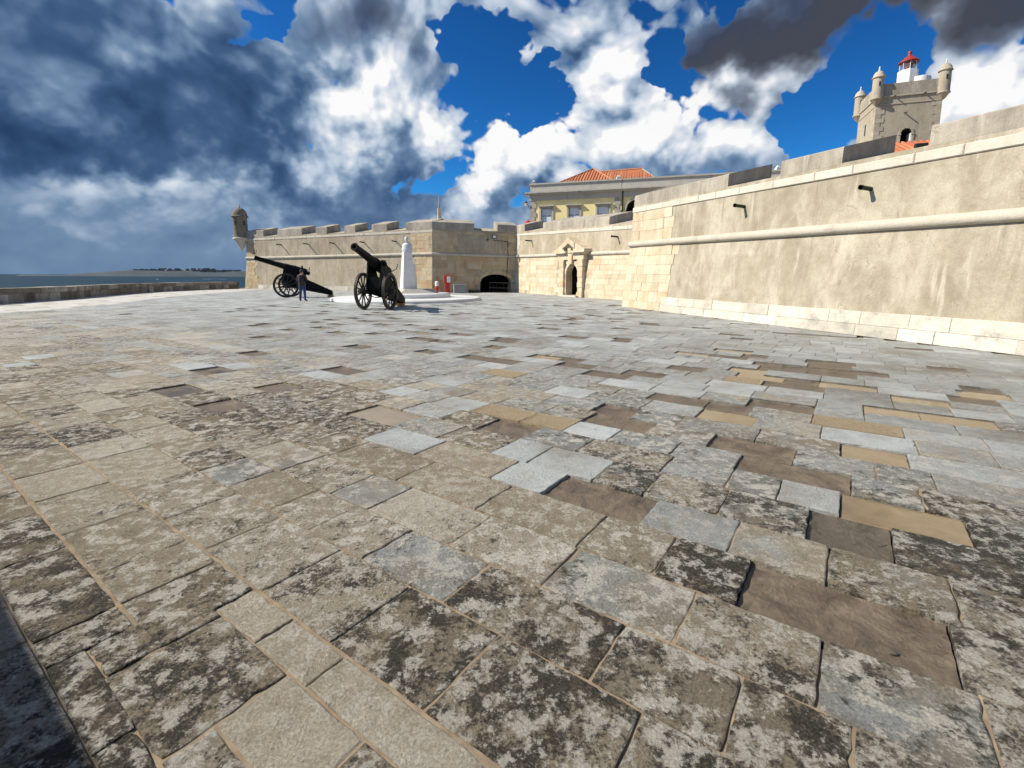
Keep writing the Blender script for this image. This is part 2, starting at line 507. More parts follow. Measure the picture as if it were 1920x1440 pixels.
M['tower_stone'] = stone_mat('tower_quoin', [(0.30, 0.26, 0.20), (0.40, 0.35, 0.28), (0.48, 0.43, 0.35)], 0.4, 1, 2, 0.5, 0.02, 0.3)
M['white'] = simple('white_marble', (0.66, 0.655, 0.635), 0.55, var=0.06, scale=2.0, bmp=0.1)
M['statue'] = simple('statue_stone', (0.55, 0.57, 0.58), 0.6, var=0.15, scale=8, bmp=0.3)
M['white_paint'] = simple('white_paint', (0.82, 0.80, 0.77), 0.5, var=0.05)
M['red_dull'] = simple('red_lantern_paint', (0.30, 0.030, 0.022), 0.5, var=0.2)
M['red_paint'] = simple('red_paint', (0.50, 0.035, 0.025), 0.35, var=0.12)
M['yellow'] = simple('yellow_render', (0.92, 0.77, 0.37), 0.85, var=0.10, scale=1.2, bmp=0.15)
M['grey_stone'] = stone_mat('grey_trim', [(0.38, 0.36, 0.31), (0.47, 0.445, 0.385), (0.54, 0.51, 0.45)], 0.28, 1, 1.5, 0.3, 0.01, 0.25)
M['cannon'] = simple('cannon_iron', (0.005, 0.006, 0.0065), 0.6, 0.0, var=0.4, scale=9, bmp=0.15, spec=0.12)
M['wheel'] = simple('wheel_paint', (0.010, 0.009, 0.008), 0.6, 0.0, var=0.4, scale=9, bmp=0.2)
M['rim'] = simple('wheel_iron_tyre', (0.035, 0.026, 0.020), 0.5, 0.3, var=0.4, scale=12, bmp=0.2)
M['wood'] = simple('timber_block', (0.34, 0.19, 0.08), 0.7, var=0.3, scale=12, bmp=0.2)
M['black_iron'] = simple('black_iron', (0.012, 0.018, 0.016), 0.5, 0.2, var=0.3, scale=15)
M['pipe_green'] = simple('spout_copper', (0.012, 0.030, 0.026), 0.45, 0.4, var=0.4, scale=20)
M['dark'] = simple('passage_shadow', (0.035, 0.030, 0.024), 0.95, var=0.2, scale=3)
M['sand'] = simple('joint_sand', (0.25, 0.195, 0.135), 0.95, var=0.35, scale=14, bmp=0.6, spec=0.1, bdist=0.006)
M['earth'] = simple('bedding_earth', (0.19, 0.155, 0.11), 0.95, var=0.3, scale=8, bmp=0.5, spec=0.1)
M['cabinet'] = simple('grey_cabinet', (0.30, 0.31, 0.31), 0.5, var=0.08)
M['gravel'] = simple('golden_gravel', (0.30, 0.235, 0.145), 0.95, var=0.5, scale=60, bmp=1.0, bdist=0.012)


def tile_mat():
    m, N, bs = new_mat('clay_tile')
    oi = N.n('ShaderNodeObjectInfo').outputs['Random']
    pos = N.n('ShaderNodeNewGeometry').outputs['Position']
    f = N.math('ADD', N.math('MULTIPLY', oi, 0.4), N.math('MULTIPLY', N.noise(pos, 4.0, 5, 0.6), 0.6))
    c = N.colramp(f, [(0.2, (0.30, 0.085, 0.035)), (0.5, (0.42, 0.14, 0.06)), (0.8, (0.50, 0.23, 0.11))])
    N.put(bs.inputs['Base Color'], c)
    bs.inputs['Roughness'].default_value = 0.8
    return m


M['tile'] = tile_mat()


def glass_mat():
    m, N, bs = new_mat('pane_sky_reflection')
    bs.inputs['Base Color'].default_value = (0.74, 0.79, 0.84, 1)  # reflected sky painted into the pale blue base colour
    bs.inputs['Roughness'].default_value = 0.15
    bs.inputs['Specular IOR Level'].default_value = 0.8
    return m


M['pane'] = glass_mat()


def lens_mat():
    m, N, bs = new_mat('lantern_glass')
    bs.inputs['Base Color'].default_value = (0.75, 0.82, 0.86, 1)
    bs.inputs['Roughness'].default_value = 0.05
    bs.inputs['Transmission Weight'].default_value = 0.9
    bs.inputs['IOR'].default_value = 1.1
    return m


M['lantern_glass'] = lens_mat()


def paving_mat():
    m, N, bs = new_mat('paving_limestone')
    at = N.n('ShaderNodeAttribute'); at.attribute_name = 'slab'
    s = N.sep(at.outputs['Vector'])          # tone, lichen, blueness
    pale = at.outputs['Alpha']
    tone, lich, blue = s[0], s[1], s[2]
    pos = N.n('ShaderNodeNewGeometry').outputs['Position']
    sh = N.vmath('SCALE', N.vmath('ADD', pos, N.comb(N.math('MULTIPLY', tone, 31.0), N.math('MULTIPLY', tone, 57.0), N.math('MULTIPLY', tone, 83.0))), scale=N.math('MULTIPLY_ADD', tone, 1.1, 0.65))
    big = N.noise(sh, 2.4, 5, 0.6, dist=0.4)
    med = N.noise(sh, 6.0, 10, 0.74, dist=0.4)
    mid2 = N.noise(sh, 44.0, 7, 0.76)
    fin = N.noise(pos, 85.0, 6, 0.75)
    wide = N.noise(pos, 0.75, 6, 0.62)                      # stains that cross the joints
    tan = N.colramp(N.math('ADD', N.math('MULTIPLY', med, 0.72), N.math('MULTIPLY', tone, 0.28)),
                    [(0.25, (0.205, 0.168, 0.115)), (0.5, (0.365, 0.310, 0.228)), (0.72, (0.58, 0.52, 0.42))])
    blu = N.colramp(N.math('ADD', N.math('MULTIPLY', big, 0.5), N.math('MULTIPLY', med, 0.5)),
                    [(0.3, (0.185, 0.190, 0.185)), (0.5, (0.320, 0.340, 0.340)), (0.7, (0.49, 0.515, 0.515))])
    bmask = N.ramp(N.math('ADD', blue, N.math('ADD', N.math('MULTIPLY', N.math('SUBTRACT', big, 0.5), 1.2), N.math('ADD', N.math('MULTIPLY', N.math('SUBTRACT', mid2, 0.5), 0.35), N.math('MULTIPLY', N.math('SUBTRACT', wide, 0.5), 0.9)))), 0.34, 0.70, 0, 0.88, smooth=True)
    base = N.mix(bmask, tan, blu)
    # bare pale stone, and far-off sheen painted as paleness
    pm = N.math('MULTIPLY', pale, N.ramp(med, 0.36, 0.58, 0.45, 1.0))
    base = N.mix(pm, base, N.mix(bmask, C3((0.60, 0.555, 0.47)), C3((0.55, 0.595, 0.605))))
    # brown grime over everything in slow patches
    base = N.mix(N.ramp(N.math('ADD', N.math('MULTIPLY', wide, 0.7), N.math('MULTIPLY', med, 0.3)), 0.47, 0.62, 0, 0.6, smooth=True), base, C3((0.175, 0.138, 0.090)))
    # black lichen crust, peppered with bare stone
    cross = N.noise(N.vmath('ADD', pos, (3.0, 8.0, 0)), 3.1, 8, 0.70)
    lm = N.math('ADD', N.math('MULTIPLY', med, 0.42), N.math('ADD', N.math('MULTIPLY', cross, 0.32), N.math('MULTIPLY', mid2, 0.34)))
    th = N.math('MULTIPLY_ADD', lich, -0.185, 0.652)
    lmask = N.ramp(lm, th, N.math('ADD', th, 0.075), 0, 1, smooth=True)
    lmask = N.math('MULTIPLY', lmask, N.ramp(lich, 0.0, 0.25, 0.35, 0.96))
    lcol = N.colramp(fin, [(0.38, (0.026, 0.023, 0.018)), (0.66, (0.100, 0.088, 0.070))])
    base = N.mix(lmask, base, lcol)
    # cream crust flecks
    fl = N.noise(N.vmath('ADD', sh, (5.0, 5.0, 5.0)), 10.0, 10, 0.78)
    base = N.mix(N.math('MULTIPLY', N.ramp(fl, 0.495, 0.565, 0, 0.95, smooth=True), N.ramp(lich, 0.1, 0.6, 0.12, 1.0)), base, C3((0.66, 0.625, 0.555)))
    # sand washed over the stone
    sd = N.noise(N.vmath('ADD', pos, (9.0, 2.0, 0)), 2.1, 9, 0.72, dist=0.3)
    base = N.mix(N.math('MULTIPLY', N.ramp(sd, 0.56, 0.68, 0, 0.55, smooth=True), N.math('SUBTRACT', 1.0, pale)), base, C3((0.34, 0.26, 0.17)))
    k = N.ramp(fin, 0.30, 0.70, 0.50, 1.22)
    base = N.mix(1.0, base, N.comb(k, k, k), 'MULTIPLY')
    N.put(bs.inputs['Base Color'], base)
    N.put(bs.inputs['Roughness'], N.mix(bmask, C3((0.92,) * 3), C3((0.66,) * 3)))
    bs.inputs['Specular IOR Level'].default_value = 0.3
    hh = N.math('ADD', N.math('MULTIPLY', med, 1.7), N.math('ADD', N.math('MULTIPLY', fin, 0.30), N.math('MULTIPLY', mid2, 0.9)))
    hh = N.math('MULTIPLY', hh, N.math('MULTIPLY_ADD', lich, 1.1, N.math('MULTIPLY_ADD', pale, -0.2, 0.50)))
    bump(N, bs, hh, 1.0, 0.036)
    return m


M['paving'] = paving_mat()


def mud_mat(name, col_a, col_b, rough_a, rough_b):
    m, N, bs = new_mat(name)
    pos = N.n('ShaderNodeNewGeometry').outputs['Position']
    n1 = N.noise(pos, 6.0, 9, 0.70, dist=0.6)
    n2 = N.noise(pos, 40.0, 5, 0.7)
    c = N.colramp(N.math('ADD', N.math('MULTIPLY', n1, 0.75), N.math('MULTIPLY', n2, 0.25)), [(0.35, col_a), (0.62, col_b)])
    N.put(bs.inputs['Base Color'], c)
    N.put(bs.inputs['Roughness'], N.ramp(n1, 0.35, 0.65, rough_a, rough_b))
    bs.inputs['Specular IOR Level'].default_value = 0.5
    bump(N, bs, N.math('ADD', n1, N.math('MULTIPLY', n2, 0.5)), 0.9, 0.022)
    return m


M['apron'] = stone_mat('apron_stone_glare', [(0.40, 0.38, 0.34), (0.53, 0.51, 0.47), (0.63, 0.61, 0.57)], 0.5, 0, 1.2, 0.4, 0.01, 0.0, lichen=(0.30, 0.28, 0.24))  # pale stone, lightened further to paint the wet glare into its colour
M['mud'] = mud_mat('wet_mud', (0.060, 0.046, 0.033), (0.190, 0.145, 0.100), 0.30, 0.85)
M['mud_dark'] = mud_mat('dark_wet_mud', (0.045, 0.038, 0.028), (0.13, 0.105, 0.075), 0.3, 0.8)
M['puddle'] = mud_mat('muddy_water', (0.17, 0.125, 0.070), (0.235, 0.175, 0.105), 0.06, 0.10)
M['puddle'].node_tree.nodes['Bump'].inputs['Strength'].default_value = 0.03


def sea_mat():
    m, N, bs = new_mat('sea_water')
    pos = N.n('ShaderNodeNewGeometry').outputs['Position']
    big = N.noise(N.vmath('MULTIPLY', pos, (0.004, 0.012, 1)), 1.0, 5, 0.6)
    c = N.colramp(big, [(0.3, (0.006, 0.024, 0.038)), (0.7, (0.012, 0.040, 0.056))])
    N.put(bs.inputs['Base Color'], c)
    bs.inputs['Roughness'].default_value = 0.5
    bs.inputs['Specular IOR Level'].default_value = 0.12
    bump(N, bs, N.noise(N.vmath('MULTIPLY', pos, (0.10, 0.16, 1)), 1.0, 6, 0.6), 0.6, 1.2)
    return m


M['sea'] = sea_mat()
M['hill'] = simple('far_hill', (0.030, 0.046, 0.058), 0.95, var=0.5, scale=0.004)
M['town'] = simple('far_town', (0.20, 0.19, 0.19), 0.9, var=0.5, scale=0.02)
M['jacket'] = simple('brown_jacket', (0.035, 0.026, 0.022), 0.85, var=0.3, scale=14, bmp=0.3)
M['jeans'] = simple('blue_jeans', (0.022, 0.048, 0.13), 0.85, var=0.3, scale=14, bmp=0.3)
M['skin'] = simple('skin', (0.45, 0.28, 0.20), 0.6, var=0.1)
M['hair'] = simple('dark_hair', (0.018, 0.013, 0.010), 0.6, var=0.3)
M['backpack'] = simple('black_backpack', (0.014, 0.010, 0.012), 0.7, var=0.3, scale=20)
M['shoe'] = simple('dark_shoe', (0.018, 0.016, 0.015), 0.6)
M['foam'] = simple('sea_foam', (0.75, 0.78, 0.78), 0.8)
M['lamp_glass'] = simple('lamp_glass', (0.7, 0.7, 0.68), 0.2)

# ================================================================ sea, far shore, terrace
SEA_Z = -14.0
mb = MB()
mb.add([(-30000, -3000, SEA_Z), (30000, -3000, SEA_Z), (30000, 40000, SEA_Z), (-30000, 40000, SEA_Z)], [(0, 1, 2, 3)])
tag(mb.build('sea', M['sea'], center=False), kind='structure')

# far shore: a low ridge across the estuary
mb = MB()
D0 = 5200.0
n = 90
rows = []
for j, (dd, hf) in enumerate(((0, 0.0), (120, 0.25), (420, 0.85), (700, 1.0), (1100, 0.8), (1500, 0.0))):
    row = []
    for i in range(n + 1):
        a = R(-47.5 + 22.0 * i / n)
        u = i / n
        env = min(1.0, max(0.0, (u - 0.20) / 0.22)) ** 0.8
        h = 9 + env * (54 + 10 * mnoise.noise((u * 6.0, 1.3, 0)) + 4 * mnoise.noise((u * 31.0, 4.3, 0)))
        if 0.08 < u < 0.16:
            h = max(h, 13)
        if u < 0.07:
            h = 0.5
        r_ = D0 + dd + 250 * mnoise.noise((u * 4.0, 7.7, 0))
        row.append((math.sin(a) * r_, math.cos(a) * r_, SEA_Z - 2 + hf * h))
    rows.append(row)
vs = [p for row in rows for p in row]
fs = [(j * (n + 1) + i, j * (n + 1) + i + 1, (j + 1) * (n + 1) + i + 1, (j + 1) * (n + 1) + i) for j in range(5) for i in range(n)]
mb.add(vs, fs)
tag(mb.build('hills', M['hill'], center=False), kind='structure')
mb = MB()
rg = random.Random(3)
for i in range(170):
    u = 0.42 + 0.40 * rg.random()
    a = R(-47.5 + 22.0 * u); r_ = D0 + 430 + 300 * rg.random()
    w = 16 + 24 * rg.random(); h = 8 + 18 * rg.random() ** 2 * (1.3 if 0.5 < u < 0.72 else 0.6)
    z0 = SEA_Z - 2 + 42 + 10 * rg.random()
    mb.box((math.sin(a) * r_, math.cos(a) * r_, z0 + h / 2), (w, w, h + 8), rz=rg.random())
tag(mb.build('far_town', M['town'], center=False), 'hazy far-off town blocks along the ridge across the water', 'town', kind='stuff')

# slab frame: eA runs along the joints towards the far left, eB across them
PHI = R(54.84)
eB = Vector((math.cos(PHI), math.sin(PHI), 0))
eA = Vector((-math.sin(PHI), math.cos(PHI), 0))


def AB(a, b, z=0.0):
    p = eA * a + eB * b
    return Vector((p.x, p.y, z))


# sea parapet line and the outlines of the fort's feet (plan coordinates in metres)
SEA_LINE = [(-15.5, -9.0), (-20.0, 4.0), (-22.8, 14.0), (-24.46, 22.75), (-25.6, 27.5), (-28.2, 34.5), (-29.6, 39.5), (-29.9, 45.0), (-29.0, 50.8)]
C_L, F_L, I_C, Q_C, C_R = (-7.03, 41.88), (-28.64, 51.34), (0.15, 43.5), (7.24, 28.4), (5.34, 23.21)
tR = Vector((0.28704, -0.95792))
R_END = (C_R[0] + tR.x * 46, C_R[1] + tR.y * 46)
TERRACE = SEA_LINE + [F_L, C_L, I_C, Q_C, C_R, R_END]


def inside(poly, x, y):
    c = False
    n = len(poly)
    for i in range(n):
        x1, y1 = poly[i]; x2, y2 = poly[(i + 1) % n]
        if (y1 > y) != (y2 > y) and x < (x2 - x1) * (y - y1) / (y2 - y1) + x1:
            c = not c
    return c


# the ground: a solid mass of rock and fill rising from the sea
mb = MB()
outer = [(-16.6, -30), (-20.9, 4.0), (-23.9, 14.0), (-25.6, 22.75), (-26.8, 27.5), (-29.4, 34.5), (-30.8, 39.5), (-31.1, 45.0), (-32, 58), (-20, 95), (60, 95), (75, -30)]
top = [Vector((x, y, -0.075)) for x, y in outer]
bot = [Vector((x - (3 if i < 9 else 0), y, SEA_Z - 1)) for i, (x, y) in enumerate(outer)]
k = len(outer)
mb.add(top + bot, [tuple(range(k))] + [(i, (i + 1) % k, k + (i + 1) % k, k + i) for i in range(k)])
tag(mb.build('ground', M['earth'], center=False), kind='structure')

# ================================================================ paving
pave = empty('pavement'); tag(pave, kind='structure')
rs = random.Random(11)
SPECIAL = [('M',1.22,2.73),('M',2.58,3.56),('M',2.57,5.19),('M',1.75,5.62),('M',2.02,4.79),('M',1.66,4.33),('W',1.07,5.16),('M',2.87,6.54),('M',1.96,7.69),('M',3.77,6.98),('M',4.92,6.44),('M',6.34,8.81),('M',8.79,9.43),('G',4.27,5.65),('G',2.89,4.02),('G',2.38,4.13),('M',0.74,4.45),('M',0.22,5.86),('M',0.59,4.39),('M',0.25,4.10),('W',-0.19,4.76),('G',-0.39,5.56),('W',-0.61,6.34),('W',-1.20,6.35),('W',-0.93,7.18),('M',-1.19,7.54),('W',-1.63,8.09),('M',-1.38,8.45),('M',0.32,7.59),('W',0.21,7.09),('M',0.68,7.24),('G',1.01,7.24),('M',0.87,9.09),('M',0.43,8.36),('M',-0.30,8.75),('M',-1.34,10.26),('M',1.76,7.68),('W',-0.26,3.67),('W',-0.42,3.62),('W',-0.60,3.52),('D',-0.11,3.23),('M',0.12,2.43),('M',-0.12,2.47),('M',-0.33,2.39),('M',7.87,3.23),('M',6.11,4.38),('M',5.53,2.38),('W',5.97,3.17),('W',4.17,3.16),('M',8.76,4.48),('M',9.44,7.57),('D',6.66,2.17),('M',8.11,7.57),('P',3.04,2.74),('P',2.22,3.21),('P',1.82,3.12),('P',1.78,2.72),('P',3.39,3.98),('P',8.14,3.64),('P',8.25,3.33),('P',6.46,3.97),('P',4.29,3.99),('P',4.15,4.83),('P',1.96,4.05),('P',1.90,6.06),('P',2.53,6.03),('P',2.88,5.34),('P',-0.20,5.14),('P',0.06,3.53),('P',11.24,2.03),('P',10.57,1.60)]
ROWB = [-3.0, -2.6, -2.2, -1.75, -1.35, -0.95, -0.55, -0.12, 0.30, 0.58, 0.98, 1.41, 1.76, 2.15, 2.57, 2.96, 3.40, 3.79, 4.17]
while ROWB[-1] < 36:
    ROWB.append(ROWB[-1] + rs.uniform(0.37, 0.45))
JOINTS = {9: [5.33, 4.68, 4.10, 3.45, 2.84, 2.50], 10: [4.70, 3.85, 3.20, 2.66, 2.085, 1.56, 1.045, 0.45, -0.1],
          11: [3.81, 3.36, 2.815, 2.4, 1.925, 1.365, 0.65, 0.205, -0.12], 12: [2.71, 2.33, 1.65, 1.07, 0.46, -0.02, -0.48],
          13: [3.31, 2.52, 1.79, 1.09, 0.675, 0.3, -0.445], 14: [2.775, 2.0, 1.57, 0.905, 0.42, -0.02, -0.5],
          15: [2.3, 1.95, 1.39, 1.02, 0.555, 0.09, -0.3], 16: [2.8, 2.3, 1.75, 1.05, 0.6, 0.285, -0.06, -0.67], 17: [2.1, 1.65, 1.1, 0.61, -0.115, -0.5],
          18: [2.1, 1.45, 0.9, 0.26, -0.27, -0.6], 8: [5.1, 4.4, 3.9, 3.28, 2.5]}
slots = []     # (a0, a1, b0, b1)


def row_run(b0, b1, lo, hi, joints=None):
    if joints:
        js = sorted(joints)
        x = js[0]
        first = []
        while x > lo:
            x -= rs.uniform(0.42, 0.72); first.append(x)
        js = sorted(first) + js
        x = js[-1]
    else:
        js = [lo + rs.uniform(0, 0.5)]
        x = js[0]
    while x < hi:
        x += rs.uniform(0.40, 0.72); js.append(x)
    return [(js[i], js[i + 1], b0, b1) for i in range(len(js) - 1)]


for ri in range(len(ROWB) - 1):
    b0, b1 = ROWB[ri], ROWB[ri + 1]
    if ri in (8, 9):
        slots += [s_ for s_ in row_run(b0, b1, 2.5, 60, JOINTS[ri]) if s_[0] >= 2.49]
    elif ri == 7:
        slots += [s_ for s_ in row_run(b0, b1, -6, 60)]
    else:
        slots += row_run(b0, b1, -6, 60, JOINTS.get(ri))
# the patched corner by the feet: narrow kerb strip, big slabs beside it
slots += [(2.13, 2.50, 0.58, 0.98), (1.80, 2.13, 0.81, 0.98), (1.45, 1.80, 0.81, 0.98), (0.75, 1.45, 0.81, 0.98), (0.1, 0.75, 0.81, 0.98),
          (2.30, 2.50, 0.30, 0.58), (2.07, 2.30, 0.42, 0.81), (1.555, 2.07, 0.41, 0.81), (1.12, 1.555, 0.56, 0.81), (0.55, 1.12, 0.42, 0.81),
          (1.75, 2.30, 0.30, 0.42), (1.12, 1.75, 0.30, 0.41), (1.12, 1.555, 0.41, 0.56), (0.3, 1.12, 0.30, 0.42), (-0.1, 0.55, 0.42, 0.81)]
slots = [s_ for s_ in slots if s_[1] - s_[0] > 0.08]
# pale strip along the sea parapet, wet glare put into its colour; inner edge
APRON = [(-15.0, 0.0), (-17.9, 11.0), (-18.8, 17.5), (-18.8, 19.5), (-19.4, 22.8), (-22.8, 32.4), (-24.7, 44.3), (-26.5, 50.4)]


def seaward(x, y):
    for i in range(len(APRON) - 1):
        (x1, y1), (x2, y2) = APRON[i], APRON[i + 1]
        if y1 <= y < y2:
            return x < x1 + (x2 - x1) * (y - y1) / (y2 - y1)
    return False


def cam_proj(p):
    v = Vector(p) - Vector((0, 0, CAM_H))
    zc = v.dot(fwd)
    if zc < 0.1:
        return None
    return 960 + 893 * v.dot(rt) / zc, 634.4 - 893 * v.dot(upv) / zc, zc


# how the nearest slabs look: a, b, black lichen, blueness, pale bare stone
NEAR_LOOK = [(2.3, 1.2, .62, .1, .5), (1.8, 1.2, .72, .05, .1), (1.3, 1.2, .88, .1, .1), (.7, 1.2, .92, .1, .15), (.2, 1.2, .85, .1, .2), (2.9, 1.2, .55, .2, .4), (3.5, 1.2, .6, .25, .3),
             (1.6, 1.6, .55, .58, .15), (1.0, 1.6, .88, .1, .3), (.4, 1.6, .78, .25, .25), (.05, 1.6, .85, .1, .1), (2.2, 1.6, .6, .05, .5), (2.6, 1.6, .6, .05, .45), (3.1, 1.6, .3, .15, .1), (3.6, 1.6, .5, .65, .1),
             (2.0, 1.95, .5, .1, .65), (1.4, 1.95, .55, .1, .75), (.8, 1.95, .48, .58, .15), (.2, 1.95, .72, .2, .2), (-.2, 1.95, .68, .55, .15), (2.5, 1.95, .45, .6, .2), (2.9, 1.95, .6, .1, .5),
             (2.2, 2.35, .35, .05, .0), (1.4, 2.35, .4, .05, .05), (.9, 2.35, .55, .1, .15), (2.9, 2.35, .4, .05, .0), (2.4, 2.75, .3, .1, .0), (.65, 2.75, .3, .8, .2), (.2, 2.75, .35, .55, .1),
             (2.3, .9, .3, .15, .25), (1.95, .9, .3, .2, .55), (1.6, .9, .3, .2, .55), (1.1, .9, .35, .2, .5), (.4, .9, .35, .2, .5), (1.8, .6, .85, .0, .0), (2.2, .6, .8, .0, .0), (1.3, .65, .25, .0, .45), (.8, .6, .9, .0, .0),
             (2.67, .75, .5, .15, .15), (3.1, .75, .45, .15, .15), (3.8, .75, .5, .05, .1), (4.4, .75, .35, .1, .3), (5.0, .75, .5, .1, .1), (2.9, .45, .85, .0, .0), (2.4, .45, .85, .0, .0)]
kinds = {}
for (t_, a, b) in SPECIAL:
    for i, (a0, a1, b0, b1) in enumerate(slots):
        if a0 <= a < a1 and b0 <= b < b1:
            kinds[i] = t_
            break
slab_list = []
for i, (a0, a1, b0, b1) in enumerate(slots):
    ca, cb = (a0 + a1) / 2, (b0 + b1) / 2
    c = AB(ca, cb)
    if not inside(TERRACE, c.x, c.y):
        continue
    dist = math.hypot(c.x, c.y)
    kd = kinds.get(i)
    g = mnoise.noise((c.x * 0.22, c.y * 0.22, 3.0))
    g2 = mnoise.noise((c.x * 0.5, c.y * 0.5, 9.0))
    wet = (cb - 2.6) * 0.35 - max(0, ca - 6) * 0.10 + g * 0.8      # more sunken slabs on the worn right-hand side
    if kd is None and 5 < dist < 26 and cb > 5.5:
        pr = 0.12 if wet > 0.8 else (0.05 if wet > 0.2 else 0.025)
        u = rs.random()
        if u < pr * 0.6: kd = 'M'
        elif u < pr * 0.85: kd = 'W'
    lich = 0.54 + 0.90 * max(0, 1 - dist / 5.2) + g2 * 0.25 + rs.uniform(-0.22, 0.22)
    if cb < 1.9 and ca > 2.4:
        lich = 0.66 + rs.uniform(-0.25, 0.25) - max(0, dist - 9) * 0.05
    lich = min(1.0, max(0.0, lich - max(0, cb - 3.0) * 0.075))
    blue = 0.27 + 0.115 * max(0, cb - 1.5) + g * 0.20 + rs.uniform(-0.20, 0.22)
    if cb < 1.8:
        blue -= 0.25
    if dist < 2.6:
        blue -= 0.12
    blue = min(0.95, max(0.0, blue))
    pale = 0.0
    if kd == 'P':
        pale, blue, lich = 0.62 + rs.uniform(-0.15, 0.15), 0.9, 0.08
    elif rs.random() < 0.24:
        pale = rs.uniform(0.3, 0.7); lich *= 0.8
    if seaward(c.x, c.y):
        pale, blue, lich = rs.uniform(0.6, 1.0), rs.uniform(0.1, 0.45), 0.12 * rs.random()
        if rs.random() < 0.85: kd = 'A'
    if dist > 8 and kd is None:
        pale = max(pale, min(0.75, (dist - 8) * 0.045) * rs.random())  # paler with distance: grazing sheen put into the slab colour
    tone = rs.random()
    for (oa, ob, ol, obl, op) in NEAR_LOOK:
        if a0 <= oa < a1 and b0 <= ob < b1:
            lich, blue, pale = ol, obl, op
    z = rs.uniform(-0.0025, 0.0025)
    if kd in ('M', 'D'): z = -rs.uniform(0.022, 0.034)
    if kd == 'W': z = -rs.uniform(0.016, 0.021)
    if kd == 'G': z = -0.006
    tilt = (rs.uniform(-0.005, 0.005), rs.uniform(-0.005, 0.005))
    area = 0.0
    pp = cam_proj(c)
    if pp and -60 < pp[0] < 1980 and 480 < pp[1] < 1560:
        area = (a1 - a0) * (b1 - b0) * CAM_H / max(dist, 0.8) ** 3
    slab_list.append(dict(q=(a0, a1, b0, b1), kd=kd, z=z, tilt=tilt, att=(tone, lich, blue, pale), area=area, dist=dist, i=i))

slab_list.sort(key=lambda d: -d['area'])
N_NEAR = 300


def slab_geo(d, fine):
    a0, a1, b0, b1 = d['q']
    rr = random.Random(d['i'])
    sunk = d['kd'] in ('M', 'W', 'D', 'G')
    gap = 0.0 if sunk else (0.0026 if d['dist'] < 6 else 0.0025)
    z = d['z']
    ca, cb = (a0 + a1) / 2, (b0 + b1) / 2
    ns = 7 if fine else 1
    cs = [(a0, b0), (a1, b0), (a1, b1), (a0, b1)]
    per = []
    jit = 0.006 if fine else 0.0
    lim = 0.012 if fine else 0.0
    for k in range(4):
        (x0, y0), (x1, y1) = cs[k], cs[(k + 1) % 4]
        for j in range(ns):
            u = j / ns
            x, y = x0 + (x1 - x0) * u, y0 + (y1 - y0) * u
            # pull in by the joint, nibble the edge, round the corner a little
            corner = 0.004 * rr.random() if j == 0 else 0.0
            e = gap + corner + (jit * rr.random() ** 2 if fine else 0)
            if fine and not sunk and rr.random() < 0.05: e += 0.010
            if any(abs(y - q_) < 1e-6 for q_ in (0.58, 0.98)): e += 0.003
            px = x + (e if x < ca - 1e-6 and abs(x - a0) < 1e-6 else (-e if abs(x - a1) < 1e-6 else 0))
            py = y + (e if abs(y - b0) < 1e-6 else (-e if abs(y - b1) < 1e-6 else 0))
            per.append((px, py))
    m_ = len(per)
    bev = 0.0035 if fine else 0.003
    if sunk and d['kd'] != 'W': bev = -0.008
    vs = []
    for (x, y) in per:
        vs.append(AB(x, y, -0.10))
    for (x, y) in per:
        zt = z + d['tilt'][0] * (x - ca) + d['tilt'][1] * (y - cb) - bev * (0.7 + 0.6 * rr.random())
        vs.append(AB(x, y, zt))
    for (x, y) in per:
        dx_, dy_ = ca - x, cb - y
        l_ = math.hypot(dx_, dy_)
        kx = bev * (1.2 + rr.random()) if bev > 0 else 0.03 + 0.05 * rr.random()
        xx = x + (kx if x < ca else -kx) * (1 if abs(x - ca) > 1e-3 else 0)
        yy = y + (kx if y < cb else -kx) * (1 if abs(y - cb) > 1e-3 else 0)
        vs.append(AB(xx, yy, z + d['tilt'][0] * (x - ca) + d['tilt'][1] * (y - cb)))
    fs = []
    for k in (0, m_):
        for j in range(m_):
            jj = (j + 1) % m_
            fs.append((k + j, k + jj, k + m_ + jj, k + m_ + j))
    fs.append(tuple(range(2 * m_, 3 * m_)))
    return vs, fs


def set_slab_attr(me, cols):
    at = me.attributes.new('slab', 'FLOAT_COLOR', 'FACE')
    flat = [x for c in cols for x in c]
    at.data.foreach_set('color', flat)


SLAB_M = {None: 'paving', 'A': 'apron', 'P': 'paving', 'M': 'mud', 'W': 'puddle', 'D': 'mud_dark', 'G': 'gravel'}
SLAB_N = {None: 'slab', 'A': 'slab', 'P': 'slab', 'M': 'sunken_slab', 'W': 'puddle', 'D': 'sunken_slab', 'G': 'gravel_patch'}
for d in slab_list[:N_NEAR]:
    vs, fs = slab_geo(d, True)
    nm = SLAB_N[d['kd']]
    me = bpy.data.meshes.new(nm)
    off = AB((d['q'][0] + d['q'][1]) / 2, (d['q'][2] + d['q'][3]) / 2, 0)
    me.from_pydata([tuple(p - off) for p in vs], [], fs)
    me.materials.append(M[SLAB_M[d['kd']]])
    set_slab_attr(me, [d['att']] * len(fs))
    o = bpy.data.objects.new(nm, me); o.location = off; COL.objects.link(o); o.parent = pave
far = {}
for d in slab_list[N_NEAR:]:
    far.setdefault(SLAB_M[d['kd']], []).append(d)
